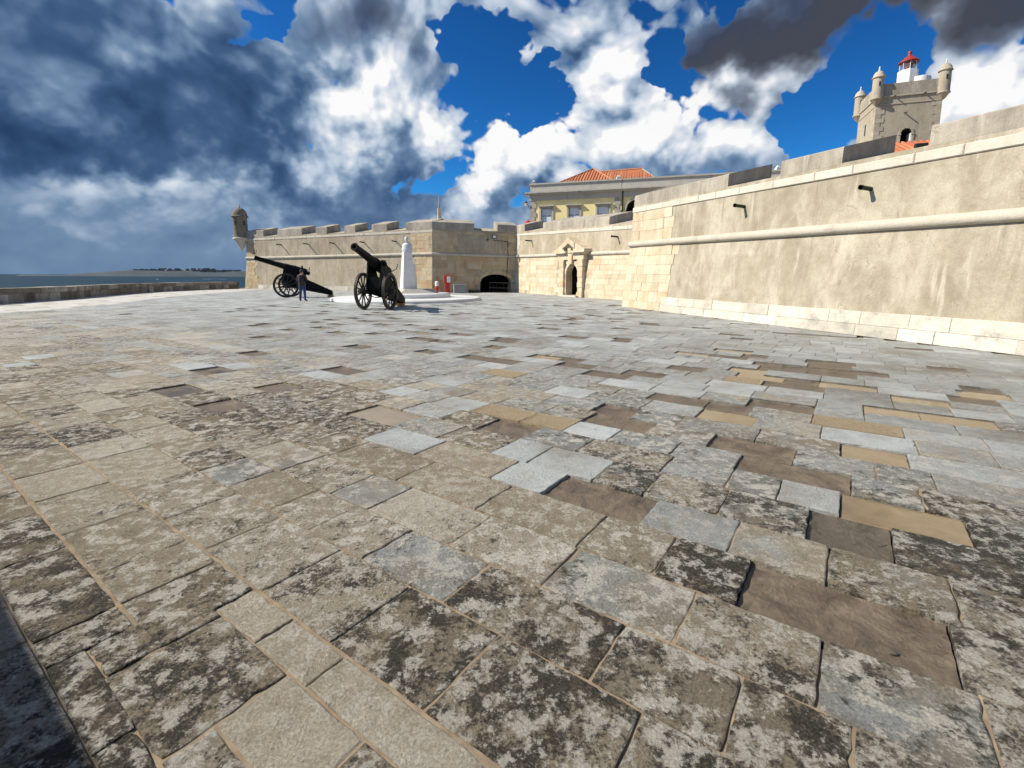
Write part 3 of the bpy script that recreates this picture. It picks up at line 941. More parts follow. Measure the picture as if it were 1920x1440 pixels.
for mk, ds in far.items():
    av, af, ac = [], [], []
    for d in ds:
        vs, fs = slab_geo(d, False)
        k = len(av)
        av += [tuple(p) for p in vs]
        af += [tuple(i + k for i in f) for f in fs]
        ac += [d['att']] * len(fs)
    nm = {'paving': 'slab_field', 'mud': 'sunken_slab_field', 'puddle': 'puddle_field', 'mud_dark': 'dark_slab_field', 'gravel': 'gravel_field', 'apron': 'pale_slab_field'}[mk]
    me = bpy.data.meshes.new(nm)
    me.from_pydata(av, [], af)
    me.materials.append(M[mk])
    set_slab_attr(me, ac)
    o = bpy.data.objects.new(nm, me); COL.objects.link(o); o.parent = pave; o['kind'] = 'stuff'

# bedding sand between the near slabs, heaped in the joints
sunk = [d['q'] for d in slab_list if d['kd'] in ('M', 'W', 'D', 'G') and d['dist'] < 10]
st = 0.035
na, nb = int(8.6 / st), int(7.0 / st)
vs, fs = [], []
for i in range(na + 1):
    a = -1.6 + i * st
    for j in range(nb + 1):
        b = -0.5 + j * st
        z = -0.0095 + 0.009 * mnoise.noise((a * 1.7, b * 1.7, 0.3)) + 0.006 * mnoise.noise((a * 9, b * 9, 5.3))
        if abs(b - 0.58) < 0.03 or abs(b - 0.98) < 0.03: z += 0.006
        z = min(z, -0.0045)
        vs.append([a, b, z])
for (a0, a1, b0, b1) in sunk:
    for i in range(max(0, int((a0 + 1.6) / st) - 1), min(na, int((a1 + 1.6) / st) + 2) + 1):
        for j in range(max(0, int((b0 + 0.5) / st) - 1), min(nb, int((b1 + 0.5) / st) + 2) + 1):
            p = vs[i * (nb + 1) + j]
            if a0 - st < p[0] < a1 + st and b0 - st < p[1] < b1 + st:
                p[2] = -0.07
fs = [(i * (nb + 1) + j, (i + 1) * (nb + 1) + j, (i + 1) * (nb + 1) + j + 1, i * (nb + 1) + j + 1) for i in range(na) for j in range(nb)]
me = bpy.data.meshes.new('joint_sand')
me.from_pydata([tuple(AB(*p)) for p in vs], [], fs)
me.materials.append(M['sand'])
for p in me.polygons: p.use_smooth = True
o = bpy.data.objects.new('joint_sand', me); COL.objects.link(o); o.parent = pave; o['kind'] = 'stuff'
# thin sand bed in the joints further off
av, af = [], []
for d in slab_list:
    if d['kd'] in ('M', 'W', 'D', 'G'):
        continue
    a0, a1, b0, b1 = d['q']
    if a0 > -1.5 and a1 < 6.9 and b0 > -0.45 and b1 < 6.4:
        continue
    k = len(av)
    av += [tuple(AB(a0, b0, -0.011)), tuple(AB(a1, b0, -0.011)), tuple(AB(a1, b1, -0.011)), tuple(AB(a0, b1, -0.011))]
    af.append((k, k + 1, k + 2, k + 3))
me = bpy.data.meshes.new('joint_bed')
me.from_pydata(av, [], af)
me.materials.append(M['earth'])
o = bpy.data.objects.new('joint_bed', me); COL.objects.link(o); o.parent = pave; o['kind'] = 'stuff'
# loose pebbles
for (a, b, z, s_, lab) in ((-0.25, 2.25, -0.03, 0.014, 'dark pebble in the long muddy hollow at lower right'),):
    mb = MB()
    mb.lathe([(0.2 * s_, -0.3 * s_), (0.8 * s_, -0.15 * s_), (1.0 * s_, 0.1 * s_), (0.6 * s_, 0.34 * s_), (0.15 * s_, 0.4 * s_)], AB(a, b, z + 0.3 * s_), 9, sx=1.5, a0=0.7)
    tag(mb.build('pebble', M['mud_dark'], smooth=True), lab, 'pebble')

# ================================================================ fort walls
def lerp(a, b, u):
    return a + (b - a) * u


class Wall:
    """battered wall from p to q (plan), seen from the side the inward normal points away from"""
    def __init__(self, p, q, lv0, lv1, k=0.10, k2=0.05, inward=None):
        self.p, self.q = Vector(p), Vector(q)
        d = self.q - self.p
        self.L = d.length
        self.t = d / self.L
        self.n = Vector((-self.t.y, self.t.x))
        if inward is not None and self.n.dot(Vector(inward)) < 0:
            self.n = -self.n
        self.lv0, self.lv1 = lv0, lv1          # levels: cordon, band bottom, band top, sill, merlon top
        self.k, self.k2 = k, k2
        self.nb0 = self.nb1 = None

    def lev(self, i, u):
        return lerp(self.lv0[i], self.lv1[i], u)

    def off(self, z, zc):
        return self.k * min(z, zc) + self.k2 * max(0.0, z - zc)

    def end_s(self, z, which):
        nb = self.nb0 if which == 0 else self.nb1
        base = 0.0 if which == 0 else self.L
        if nb is None:
            return base
        zc = (self.lv0 if which == 0 else self.lv1)[0]
        o1 = self.off(z, zc); o2 = nb.off(z, zc)
        # p + t s + n o1 lies on the neighbour's line: nn.(x - np) = o2
        a = nb.n.dot(self.t)
        return (o2 - nb.n.dot(self.p + self.n * o1 - nb.p)) / a

    def P(self, u, z, o=0.0):
        """u: 0..1 along the wall, mitred at the corners; o: how far proud of the face"""
        s0, s1 = self.end_s(z, 0), self.end_s(z, 1)
        s = s0 + (s1 - s0) * u
        f = self.off(z, self.lev(0, u)) - o
        # keep mitred ends closed when standing proud
        if o and self.nb0 is not None:
            c = self.mit(0) * o; s -= c * max(0.0, 1 - u * self.L / 0.6) if u * self.L < 0.6 else 0
        if o and self.nb1 is not None:
            c = self.mit(1) * o; s += c * max(0.0, 1 - (1 - u) * self.L / 0.6) if (1 - u) * self.L < 0.6 else 0
        x = self.p + self.t * s + self.n * f
        return Vector((x.x, x.y, z))

    def mit(self, which):
        nb = self.nb0 if which == 0 else self.nb1
        a = nb.n.dot(self.t)
        # proud planes: shift of the corner along t per unit of o
        sh = (-1 + nb.n.dot(self.n)) / a
        return -sh if which == 0 else sh

    def U(self, s):
        return s / self.L


def block(wall, u0, u1, z0, z1, o, g=0.006, ch=0.012, depth=0.08, zf0=None, zf1=None):
    """one dressed stone standing proud of the wall face; z may follow sloping courses"""
    mb = MB()
    gu = g / wall.L
    eL = 0 if u0 <= 1e-6 else gu
    eR = 0 if u1 >= 1 - 1e-6 else gu
    zl0, zr0 = (z0, z0) if zf0 is None else (zf0(u0), zf0(u1))
    zl1, zr1 = (z1, z1) if zf1 is None else (zf1(u0), zf1(u1))
    a, b = u0 + eL, u1 - eR
    cu = ch / wall.L
    front = [wall.P(a + (cu if eL else 0), zl0 + g + ch, o), wall.P(b - (cu if eR else 0), zr0 + g + ch, o), wall.P(b - (cu if eR else 0), zr1 - g - ch, o), wall.P(a + (cu if eL else 0), zl1 - g - ch, o)]
    mid = [wall.P(a, zl0 + g, o - ch), wall.P(b, zr0 + g, o - ch), wall.P(b, zr1 - g, o - ch), wall.P(a, zl1 - g, o - ch)]
    back = [wall.P(a, zl0 + g, -depth), wall.P(b, zr0 + g, -depth), wall.P(b, zr1 - g, -depth), wall.P(a, zl1 - g, -depth)]
    mb.add(front + mid + back, [(0, 1, 2, 3)] + [(i, (i + 1) % 4, 4 + (i + 1) % 4, 4 + i) for i in range(4)] + [(4 + i, 4 + (i + 1) % 4, 8 + (i + 1) % 4, 8 + i) for i in range(4)] + [(8, 9, 10, 11)])
    return mb


def wall_body(wall, T=4.2, openings=(), step=1.2):
    """front skin with real openings, sloping sill deck, back"""
    mb = MB()
    L = wall.L
    us = [i / max(1, int(L / step)) for i in range(int(L / step) + 1)]
    op_us = []
    for (s0, s1, zs, zt, dep) in openings:
        a, b = s0 / L, s1 / L
        us = [u for u in us if not (a - 0.004 < u < b + 0.004)]
        us += [a + (b - a) * j / 16 for j in range(17)]
        op_us.append((a, b, zs, zt, dep))
    us = sorted(set(us))

    def zlow(u):
        for (a, b, zs, zt, dep) in op_us:
            if a - 1e-9 <= u <= b + 1e-9:
                x = (u - (a + b) / 2) / ((b - a) / 2)
                return zs + (zt - zs) * math.sqrt(max(0.0, 1 - x * x))
        return -0.1

    def zin(u, other):
        for (a, b, zs, zt, dep) in op_us:
            if a - 1e-9 <= u <= b + 1e-9 and a - 1e-9 <= other <= b + 1e-9:
                return True
        return False
    for i in range(len(us) - 1):
        u, w = us[i], us[i + 1]
        hole = zin(u, w)
        z0, z1 = (zlow(u), zlow(w)) if hole else (-0.1, -0.1)
        col_u = [z0] + [wall.lev(j, u) for j in (0, 1, 3)]
        col_w = [z1] + [wall.lev(j, w) for j in (0, 1, 3)]
        for k in range(3):
            mb.quad(wall.P(u, col_u[k]), wall.P(w, col_w[k]), wall.P(w, col_w[k + 1]), wall.P(u, col_u[k + 1]))
        nv = Vector((wall.n.x, wall.n.y, 0))
        A, B = wall.P(u, col_u[3]), wall.P(w, col_w[3])
        A2, B2 = A + nv * 1.85 + UP * 0.40, B + nv * 1.85 + UP * 0.40
        mb.quad(A, B, B2, A2)
        mb.quad(A2, B2, B2 + nv * (T - 1.85) - UP * 0.8, A2 + nv * (T - 1.85) - UP * 0.8)
    return mb


def passage(wall, s0, s1, zs, zt, reveal, deep):
    """lining of an arched opening (first mesh) and the unlit room behind it (second)"""
    L = wall.L
    a, b = s0 / L, s1 / L
    nv = Vector((wall.n.x, wall.n.y, 0)); tv = Vector((wall.t.x, wall.t.y, 0))
    zl = lambda u: zs + (zt - zs) * math.sqrt(max(0.0, 1 - ((u - (a + b) / 2) / ((b - a) / 2)) ** 2))
    ring = [wall.P(a, -0.06), wall.P(a, zs * 0.5)] + [wall.P(a + (b - a) * j / 16, zl(a + (b - a) * j / 16)) for j in range(17)] + [wall.P(b, zs * 0.5), wall.P(b, -0.06)]
    mid = [p + nv * (reveal - (p - ring[0]).dot(nv)) for p in ring]
    k = len(ring)
    m1 = MB().add(ring + mid, [(i, i + 1, k + i + 1, k + i) for i in range(k - 1)])
    c = (mid[0] + mid[-1]) / 2
    wide = [c + (p - c) * 1.9 + UP * 0.02 for p in mid]
    wide[0].z = wide[-1].z = -0.06
    back = [p + nv * deep for p in wide]
    m2 = MB().add(mid + wide + back, [(i, i + 1, k + i + 1, k + i) for i in range(k - 1)] + [(k + i, k + i + 1, 2 * k + i + 1, 2 * k + i) for i in range(k - 1)] + [tuple(range(2 * k, 3 * k)), (k, 2 * k - 1, 3 * k - 1, 2 * k)])
    return m1, m2


def cordon(wall, r=0.13, n=10, s_skip=None):
    mb = MB()
    m_ = max(2, int(wall.L / 1.2))
    spans = [(0.0, 1.0)] if not s_skip else [(0.0, s_skip[0] / wall.L), (s_skip[1] / wall.L, 1.0)]
    for (ua, ub) in spans:
        mm = max(2, int(m_ * (ub - ua)))
        rings = []
        for i in range(mm + 1):
            u = ua + (ub - ua) * i / mm
            zc = wall.lev(0, u)
            ring = []
            for k in range(n):
                th = -math.pi * 0.62 + (math.pi * 1.24) * k / (n - 1)
                wob = 1 + 0.05 * mnoise.noise((u * wall.L * 2.3, k * 0.7, 2.0))
                ring.append(wall.P(u, zc + r * wob * math.sin(th), r * wob * math.cos(th) + 0.02))
            rings.append(ring)
        vs = [p for q in rings for p in q]
        mb.add(vs, [(i * n + k, i * n + k + 1, (i + 1) * n + k + 1, (i + 1) * n + k) for i in range(mm) for k in range(n - 1)] + [tuple(range(n)), tuple(range(mm * n, mm * n + n))])
    return mb


def merlons(wall, spans, parent, mat, depth=1.85):
    nv = Vector((wall.n.x, wall.n.y, 0)); tv = Vector((wall.t.x, wall.t.y, 0))
    for (s0, s1, f0, f1) in spans:      # f: the side faces an embrasure (1) or a mitred corner (0)
        u0, u1 = s0 / wall.L, s1 / wall.L
        mb = MB()
        zb0, zb1 = wall.lev(3, u0) - 0.02, wall.lev(3, u1) - 0.02
        zt0, zt1 = wall.lev(4, u0), wall.lev(4, u1)
        a, b, c, d = wall.P(u0, zb0, 0.003), wall.P(u1, zb1, 0.003), wall.P(u1, zt1, 0.003), wall.P(u0, zt0, 0.003)
        s_l = tv * (0.25 if f0 else (0.0)); s_r = tv * (-0.25 if f1 else 0.0)
        A, B, Cc, D = a + nv * depth + s_l * -1 * 0 + UP * 0.36, b + nv * depth + UP * 0.36, c + nv * depth + UP * 0.45, d + nv * depth + UP * 0.45
        e = 0.03
        c2, d2 = c + nv * e, d + nv * e
        c_, d_ = c - UP * e, d - UP * e
        mb.add([a, b, c_, d_, c2, d2, A, B, Cc, D], [(0, 1, 2, 3), (3, 2, 4, 5), (5, 4, 8, 9), (9, 8, 7, 6), (0, 3, 5, 9, 6), (1, 7, 8, 4, 2), (0, 6, 7, 1)])
        mb.build('merlon', mat, parent)


def band(wall, parent, mat, lo=0.9, hi=1.5, o=0.035, u_lo=0.0, u_hi=1.0, seed=1):
    rg = random.Random(seed)
    u = u_lo
    while u < u_hi - 1e-6:
        v_ = min(u_hi, u + rg.uniform(lo, hi) / wall.L)
        if u_hi - v_ < 0.35 / wall.L: v_ = u_hi
        block(wall, u, v_, 0, 0, o + rg.uniform(-0.008, 0.008), 0.004, 0.018, zf0=lambda x: wall.lev(1, x), zf1=lambda x: wall.lev(2, x)).build('band_stone', mat, parent)
        u = v_


def ashlar(wall, parent, mat, s0, s1, z0, z1, course, lo, hi, o=0.02, seed=1, skip=None, ragged0=0.0, ragged1=0.0, frac=False, name='stone'):
    """courses of squared stones between s0..s1; z0/z1 are level functions of u"""
    rg = random.Random(seed)
    zm0, zm1 = z0(0.5), z1(0.5)
    nc = max(1, round((zm1 - zm0) / course))
    hs = [rg.uniform(0.75, 1.25) for _ in range(nc)]
    cum = [sum(hs[:i]) / sum(hs) for i in range(nc + 1)]
    for c in range(nc):
        f0, f1 = cum[c], cum[c + 1]
        lo_f = lambda x, f=f0: z0(x) + (z1(x) - z0(x)) * f
        hi_f = lambda x, f=f1: z0(x) + (z1(x) - z0(x)) * f
        a = s0 + (rg.uniform(0, ragged0) if ragged0 else 0)
        e = s1 - (rg.uniform(0, ragged1) if ragged1 else 0)
        x = a
        first = True
        while x < e - 1e-6:
            w = rg.uniform(lo, hi) * (0.6 if first and c % 2 else 1.0)
            y = min(e, x + w)
            if e - y < lo * 0.5: y = e
            zc = lo_f(0.5) * 0.5 + hi_f(0.5) * 0.5
            if not (skip and skip(x, y, lo_f(x / wall.L), hi_f(x / wall.L))):
                block(wall, max(0, x / wall.L), min(1, y / wall.L), 0, 0, o + rg.uniform(-0.012, 0.010), 0.0025, 0.006, zf0=lo_f, zf1=hi_f).build(name, mat, parent)
            x = y
            first = False


def spout(wall, parent, s, z, length=0.5, r=0.055, name='spout'):
    p = wall.P(s / wall.L, z)
    nv = Vector((wall.n.x, wall.n.y, 0))
    e = p - nv * length + UP * 0.03
    mb = MB().tube([p + nv * 0.1, e], r, 12, cap=False)
    mb.tube([e + nv * 0.05, e], r * 1.18, 12, cap=False)
    mb.tube([e, p], r * 0.72, 12, cap=False)
    q = p + nv * 0.0
    mb.build(name, M['pipe_green'], parent, smooth=True)


wL = Wall(C_L, F_L, (3.36, 5.20, 5.40, 5.50, 6.14), (3.22, 5.04, 5.26, 5.42, 6.06), 0.09, 0.03, inward=(0.4, 0.9))
wS = Wall(C_L, I_C, (3.36, 5.20, 5.40, 5.50, 6.14), (3.22, 5.04, 5.24, 5.42, 6.02), 0.09, 0.03, inward=(-0.22, 0.97))
wD = Wall(I_C, Q_C, (3.22, 5.04, 5.24, 5.42, 6.02), (2.92, 4.26, 4.49, 4.62, 5.12), 0.09, 0.03, inward=(0.9, 0.42))
wF = Wall(Q_C, C_R, (2.98, 4.44, 4.68, 4.78, 5.24), (2.98, 4.44, 4.68, 4.78, 5.24), 0.11, 0.04, inward=(0.9, -0.4))
wR = Wall(C_R, R_END, (2.98, 4.44, 4.68, 4.78, 5.24), (2.10, 2.85, 3.08, 3.20, 3.75), 0.11, 0.04, inward=(0.958, 0.287))
wB = Wall(F_L, (-30.6, 66.0), (3.22, 5.04, 5.26, 5.42, 6.06), (3.22, 5.04, 5.26, 5.42, 6.06), 0.09, 0.03, inward=(1, 0.1))
wL.nb0, wS.nb0 = wS, wL
wL.nb1, wB.nb0 = wB, wL
wS.nb1, wD.nb0 = wD, wS
wF.nb1, wR.nb0 = wR, wF
# levels of the right wall measured over its first 15 m, carried on
wR.lv1 = tuple(a + (b - a) * 46 / 14.5 for a, b in zip(wR.lv0, (2.66, 3.98, 4.22, 4.34, 4.76)))

tL = empty('fort_wall', (C_L[0], C_L[1], 0)); tag(tL, 'sunlit grey rendered bastion wall with embrasures behind the two cannons', 'fort wall', 'fort walls')
tS = empty('fort_wall', (-3, 42.6, 0)); tag(tS, 'shaded stone bastion face with low tunnel arch beside the red box', 'fort wall', 'fort walls')
tD = empty('fort_wall', (I_C[0], I_C[1], 0)); tag(tD, 'sunlit cut-stone wall with the pedimented doorway', 'fort wall', 'fort walls')
tR_ = empty('fort_wall', (C_R[0], C_R[1], 0)); tag(tR_, 'big beige rendered wall with pale foot stones filling the right side', 'fort wall', 'fort walls')

for t_ in (tL, tS, tD, tR_):
    t_['kind'] = 'thing'

# ---- left bastion face
wall_body(wL).build('wall_face', M['plaster_far'], tL)
cordon(wL).build('cordon', M['cordon'], tL, smooth=True)
band(wL, tL, M['band'], seed=2)
Z = lambda v: (lambda u: v)
ashlar(wL, tL, M['ashlar_far'], 0, 2.3, Z(0), lambda u: wL.lev(0, u) - 0.13, 0.36, 0.5, 0.9, seed=3, ragged1=0.7)
ashlar(wL, tL, M['ashlar_far'], 0, 2.6, lambda u: wL.lev(0, u) + 0.13, lambda u: wL.lev(1, u), 0.36, 0.5, 0.9, seed=4, ragged1=0.6)
ashlar(wL, tL, M['ashlar_far'], 21.6, wL.L, Z(0), lambda u: wL.lev(0, u) - 0.13, 0.36, 0.5, 0.9, seed=5, ragged0=0.8)
ashlar(wL, tL, M['ashlar_far'], 21.9, wL.L, lambda u: wL.lev(0, u) + 0.13, lambda u: wL.lev(1, u), 0.36, 0.5, 0.9, seed=6, ragged0=0.7)
ashlar(wL, tL, M['base_stone'], 2.4, 21.6, Z(0), Z(0.42), 0.42, 0.8, 1.5, o=0.03, seed=7, ragged0=0.2)
merlons(wL, [(0.0, 2.8, 0, 1), (4.93, 6.65, 1, 1), (8.65, 9.95, 1, 1), (12.2, 13.5, 1, 1), (15.55, 18.9, 1, 1), (21.0, wL.L, 1, 0)], tL, M['merlon'])
for s in (3.87, 7.57, 11.27, 14.66, 18.39):
    spout(wL, tL, s, 4.50, 0.58)
wall_body(wB).build('return_face', M['plaster_far'], tL)
cordon(wB).build('return_cordon', M['cordon'], tL, smooth=True)
# corner sentry box
TB = Vector((-28.95, 51.75, -0.28))
tr = empty('sentry_turret', (TB.x, TB.y, 4.2)); tag(tr, 'round grey domed stone sentry turret on the far left bastion corner', 'turret')
MB().lathe([(0.72, 5.62), (0.70, 5.75), (0.68, 7.75), (0.72, 7.80)], TB, 20).build('drum', M['turret'], tr, smooth=True)
MB().lathe([(0.04, 4.25), (0.30, 4.75), (0.58, 5.35), (0.80, 5.50), (0.80, 5.62), (0.72, 5.66)], TB, 20).build('corbel', M['band'], tr, smooth=True)
MB().lathe([(0.70, 7.76), (0.83, 7.80), (0.83, 7.87), (0.74, 7.93), (0.70, 8.18), (0.58, 8.45), (0.37, 8.66), (0.14, 8.75), (0.05, 8.77)], TB, 20).build('dome', M['turret'], tr, smooth=True)
MB().lathe([(0.06, 8.74), (0.12, 8.84), (0.05, 8.92), (0.10, 9.02), (0.02, 9.14)], TB, 10).build('finial', M['band'], tr, smooth=True)
for ang in (-100, -30):
    d_ = Vector((math.cos(R(ang)), math.sin(R(ang)), 0))
    MB().box(TB + d_ * 0.68 + UP * 7.15, (0.06, 0.16, 0.42), rz=R(ang)).build('loophole', M['black_iron'], tr)

# ---- shaded bastion face with the tunnel
wall_body(wS, openings=[(4.25, 7.05, 0.95, 1.62, 5.0)]).build('wall_face', M['plaster_far'], tS)
m1, m2 = passage(wS, 4.25, 7.05, 0.95, 1.62, 1.2, 7.0)
m1.build('tunnel_lining', M['ashlar_far'], tS); m2.build('tunnel', M['dark'], tS)
cordon(wS).build('cordon', M['cordon'], tS, smooth=True)
band(wS, tS, M['ashlar_far'], seed=8)


def skipS(x0, x1, za, zb):
    xm = (max(x0, 4.25) + min(x1, 7.05)) / 2
    return x1 > 4.2 and x0 < 7.1 and za < 1.72


ashlar(wS, tS, M['ashlar_far'], 0, wS.L, Z(0), lambda u: wS.lev(0, u) - 0.13, 0.34, 0.5, 1.0, seed=9, skip=skipS)
ashlar(wS, tS, M['ashlar_far'], 0, 2.6, lambda u: wS.lev(0, u) + 0.13, lambda u: wS.lev(1, u), 0.36, 0.5, 0.9, seed=10, ragged1=0.8)
ashlar(wS, tS, M['ashlar_far'], 6.1, wS.L, lambda u: wS.lev(0, u) + 0.13, lambda u: wS.lev(1, u), 0.36, 0.5, 0.9, seed=12, ragged0=0.6)
# arch stones round the tunnel
cx, hw = 5.65, 1.40
for j in range(13):
    t0, t1 = math.pi * (1 - j / 13), math.pi * (1 - (j + 1) / 13)
    mb = MB()
    pts = []
    for o in (0.035, -0.06):
        for (tt, rr_) in ((t0, 1.0), (t1, 1.0), (t1, 1.2), (t0, 1.2)):
            s_ = cx + hw * rr_ * math.cos(tt); z_ = 0.95 + (0.67 * rr_ + (rr_ - 1) * 0.6) * math.sin(tt)
            pts.append(wS.P(min(0.995, s_ / wS.L), z_, o))
    mb.add(pts, [(0, 1, 2, 3), (7, 6, 5, 4)] + [(i, (i + 1) % 4, 4 + (i + 1) % 4, 4 + i) for i in range(4)])
    mb.build('arch_stone', M['ashlar_far'], tS)
merlons(wS, [(0.0, 3.6, 0, 1), (5.65, wS.L, 1, 0)], tS, M['merlon'])
spout(wS, tS, 4.75, 4.62, 0.45)

# ---- door wall
DO = (8.95, 10.55, 1.55, 2.35, 6.0)
wall_body(wD, openings=[DO]).build('wall_face', M['plaster_far'], tD)
m1, m2 = passage(wD, *DO[:4], 0.42, 8.0)
m1.build('door_reveal', M['ashlar'], tD); m2.build('passage', M['dark'], tD)
cordon(wD, s_skip=(7.35, 11.75)).build('cordon', M['cordon'], tD, smooth=True)
band(wD, tD, M['band'], seed=13)
ashlar(wD, tD, M['ashlar'], 0, wD.L, Z(0), lambda u: wD.lev(0, u) - 0.13, 0.34, 0.55, 1.1, seed=14, skip=lambda x0, x1, za, zb: x1 > 8.15 and x0 < 11.3)
ashlar(wD, tD, M['band'], 0.0, 0.9, lambda u: wD.lev(0, u) + 0.13, lambda u: wD.lev(1, u), 0.36, 0.5, 0.9, seed=15, ragged1=0.4)
merlons(wD, [(0.0, 1.64, 0, 1), (4.9, 13.64, 1, 1)], tD, M['merlon'])
spout(wD, tD, 3.04, 4.42, 0.6)
spout(wD, tD, 14.6, 3.92, 0.5)
# portal: pilasters, arch, broken pediment
pt = empty('portal', tuple(wD.P(9.75 / wD.L, 0, 0)))
pt.parent = tD
pt.matrix_parent_inverse = Matrix.Translation(-Vector(tD.location))


def pbox(name, s0, s1, z0, z1, o0, o1, mat='ashlar', seg=None):
    """box on the door wall between proud offsets o0 (back) and o1 (front); vertical front"""
    mb = MB()
    zr = 0.0 if z0 < 1.0 else None
    def Q(s, z, o):
        x = wD.p + wD.t * s + wD.n * (wD.off(0.3, 3.2) - o)
        return Vector((x.x, x.y, z))
    mb.add([Q(s0, z0, o0), Q(s1, z0, o0), Q(s1, z1, o0), Q(s0, z1, o0), Q(s0, z0, o1), Q(s1, z0, o1), Q(s1, z1, o1), Q(s0, z1, o1)],
           [(3, 2, 1, 0), (4, 5, 6, 7), (0, 1, 5, 4), (1, 2, 6, 5), (2, 3, 7, 6), (3, 0, 4, 7)])
    return mb.build(name, M[mat], pt)


def Qd(s, z, o):
    x = wD.p + wD.t * s + wD.n * (wD.off(0.3, 3.2) - o)
    return Vector((x.x, x.y, z))


for s0, s1 in ((8.22, 8.78), (10.72, 11.28)):
    zz = 0.0
    i = 0
    pbox('plinth', s0 - 0.06, s1 + 0.06, 0, 0.35, -0.3, 0.22)
    for zz in (0.35, 0.70, 1.06, 1.42, 1.78, 2.14):
        w_ = 0.03 if i % 2 else 0.0
        pbox('pilaster_stone', s0 - w_, s1 + w_, zz + 0.008, zz + 0.35, -0.4, 0.16 + (0.03 if i % 2 else 0))
        i += 1
    pbox('capital', s0 - 0.05, s1 + 0.05, 2.50, 2.64, -0.5, 0.20)
pbox('lintel_stone', 8.10, 9.45, 2.65, 2.98, -0.5, 0.16)
pbox('lintel_stone', 10.05, 11.40, 2.65, 2.98, -0.5, 0.16)
pbox('keystone', 9.50, 10.00, 2.36, 3.10, -0.5, 0.24)
pbox('cornice', 7.85, 9.42, 2.99, 3.12, -0.5, 0.26)
pbox('cornice', 10.08, 11.65, 2.99, 3.12, -0.5, 0.26)
pbox('cornice', 7.70, 9.38, 3.12, 3.26, -0.6, 0.40)
pbox('cornice', 10.12, 11.80, 3.12, 3.26, -0.6, 0.40)
# inner jamb and arch ring
for s0, s1 in ((8.78, 8.97), (10.53, 10.72)):
    pbox('jamb', s0, s1, 0, 1.56, -0.5, 0.05)
for j in range(9):
    t0, t1 = math.pi * (1 - j / 9), math.pi * (1 - (j + 1) / 9)
    pts = []
    for o in (0.05, -0.45):
        for (tt, a_, b_) in ((t0, 0.79, 0.79), (t1, 0.79, 0.79), (t1, 0.97, 1.08), (t0, 0.97, 1.08)):
            pts.append(Qd(9.75 + a_ * math.cos(tt), min(2.63, 1.56 + b_ * math.sin(tt)), o))
    MB().add(pts, [(0, 1, 2, 3), (7, 6, 5, 4)] + [(i, (i + 1) % 4, 4 + (i + 1) % 4, 4 + i) for i in range(4)]).build('arch_stone', M['ashlar'], pt)
for s0, s1 in ((8.97, 9.20), (10.30, 10.53)):
    pbox('spandrel', s0, s1, 2.36, 2.64, -0.5, 0.045)
# broken pediment: two raking wings and a tilted centre gable
for sg in (-1, 1):
    c = 9.75
    poly = [Qd(c + sg * 2.02, 3.26, 0.36), Qd(c + sg * 0.62, 3.26, 0.36), Qd(c + sg * 0.80, 3.80, 0.36), Qd(c + sg * 2.02, 3.34, 0.36)]
    MB().prism(poly, Vector((wD.n.x, wD.n.y, 0)) * 1.0).build('pediment_wing', M['ashlar'], pt)
poly = [Qd(8.95, 3.42, 0.42), Qd(9.75, 3.80, 0.42), Qd(10.55, 3.42, 0.42), Qd(10.55, 3.80, 0.42), Qd(9.75, 4.22, 0.42), Qd(8.95, 3.80, 0.42)]
MB().prism(poly, Vector((wD.n.x, wD.n.y, 0)) * 1.1).build('centre_gable', M['ashlar'], pt)
pbox('tympanum', 9.1, 10.4, 3.10, 3.75, -0.7, 0.10)
pbox('shield', 9.55, 9.95, 3.12, 3.46, -0.5, 0.30)
pbox('step', 8.7, 10.9, -0.05, 0.10, -1.2, 0.42, 'base_stone')

# ---- right wall
wall_body(wR, step=1.6).build('wall_face', M['plaster'], tR_)
cordon(wR, 0.135).build('cordon', M['cordon'], tR_, smooth=True)
band(wR, tR_, M['band'], 0.95, 1.6, 0.045, 0.0, 22 / wR.L, seed=16)
ashlar(wR, tR_, M['base_stone'], 3.2, 24, Z(0), Z(0.61), 0.305, 0.7, 1.5, o=0.055, seed=17, name='foot_stone')
ashlar(wR, tR_, M['ashlar'], 0, 3.9, Z(0), lambda u: wR.lev(0, u) - 0.13, 0.34, 0.5, 0.95, seed=18, ragged1=0.5, skip=lambda x0, x1, za, zb: za < 0.60 and x0 > 3.2)
ashlar(wR, tR_, M['ashlar'], 0, 3.4, lambda u: wR.lev(0, u) + 0.13, lambda u: wR.lev(1, u), 0.33, 0.5, 0.95, seed=19, ragged1=0.4)
merlons(wR, [(0.0, 6.24, 0, 1), (8.49, 10.51, 1, 1), (12.6, 24, 1, 1)], tR_, M['merlon'])
spout(wR, tR_, 7.15, 3.78, 0.42, 0.055)
spout(wR, tR_, 11.4, 3.64, 0.36, 0.055)
wall_body(wF).build('return_face', M['plaster'], tR_)
cordon(wF, 0.135).build('return_cordon', M['cordon'], tR_, smooth=True)
merlons(wF, [(0.0, wF.L, 0, 0)], tR_, M['merlon'])
# terrace inside the ramparts
mb = MB()
poly = [(-26, 55), (-6.5, 46.4), (1.6, 47.8), (10.8, 28.6), (9.6, 23.6), (22, -18), (70, -18), (70, 92), (-24, 92)]
mb.prism([(x, y, 3.6) for x, y in poly], (0, 0, 0.7))
tag(mb.build('fort_terrace', M['plaster_far'], center=False), kind='structure')

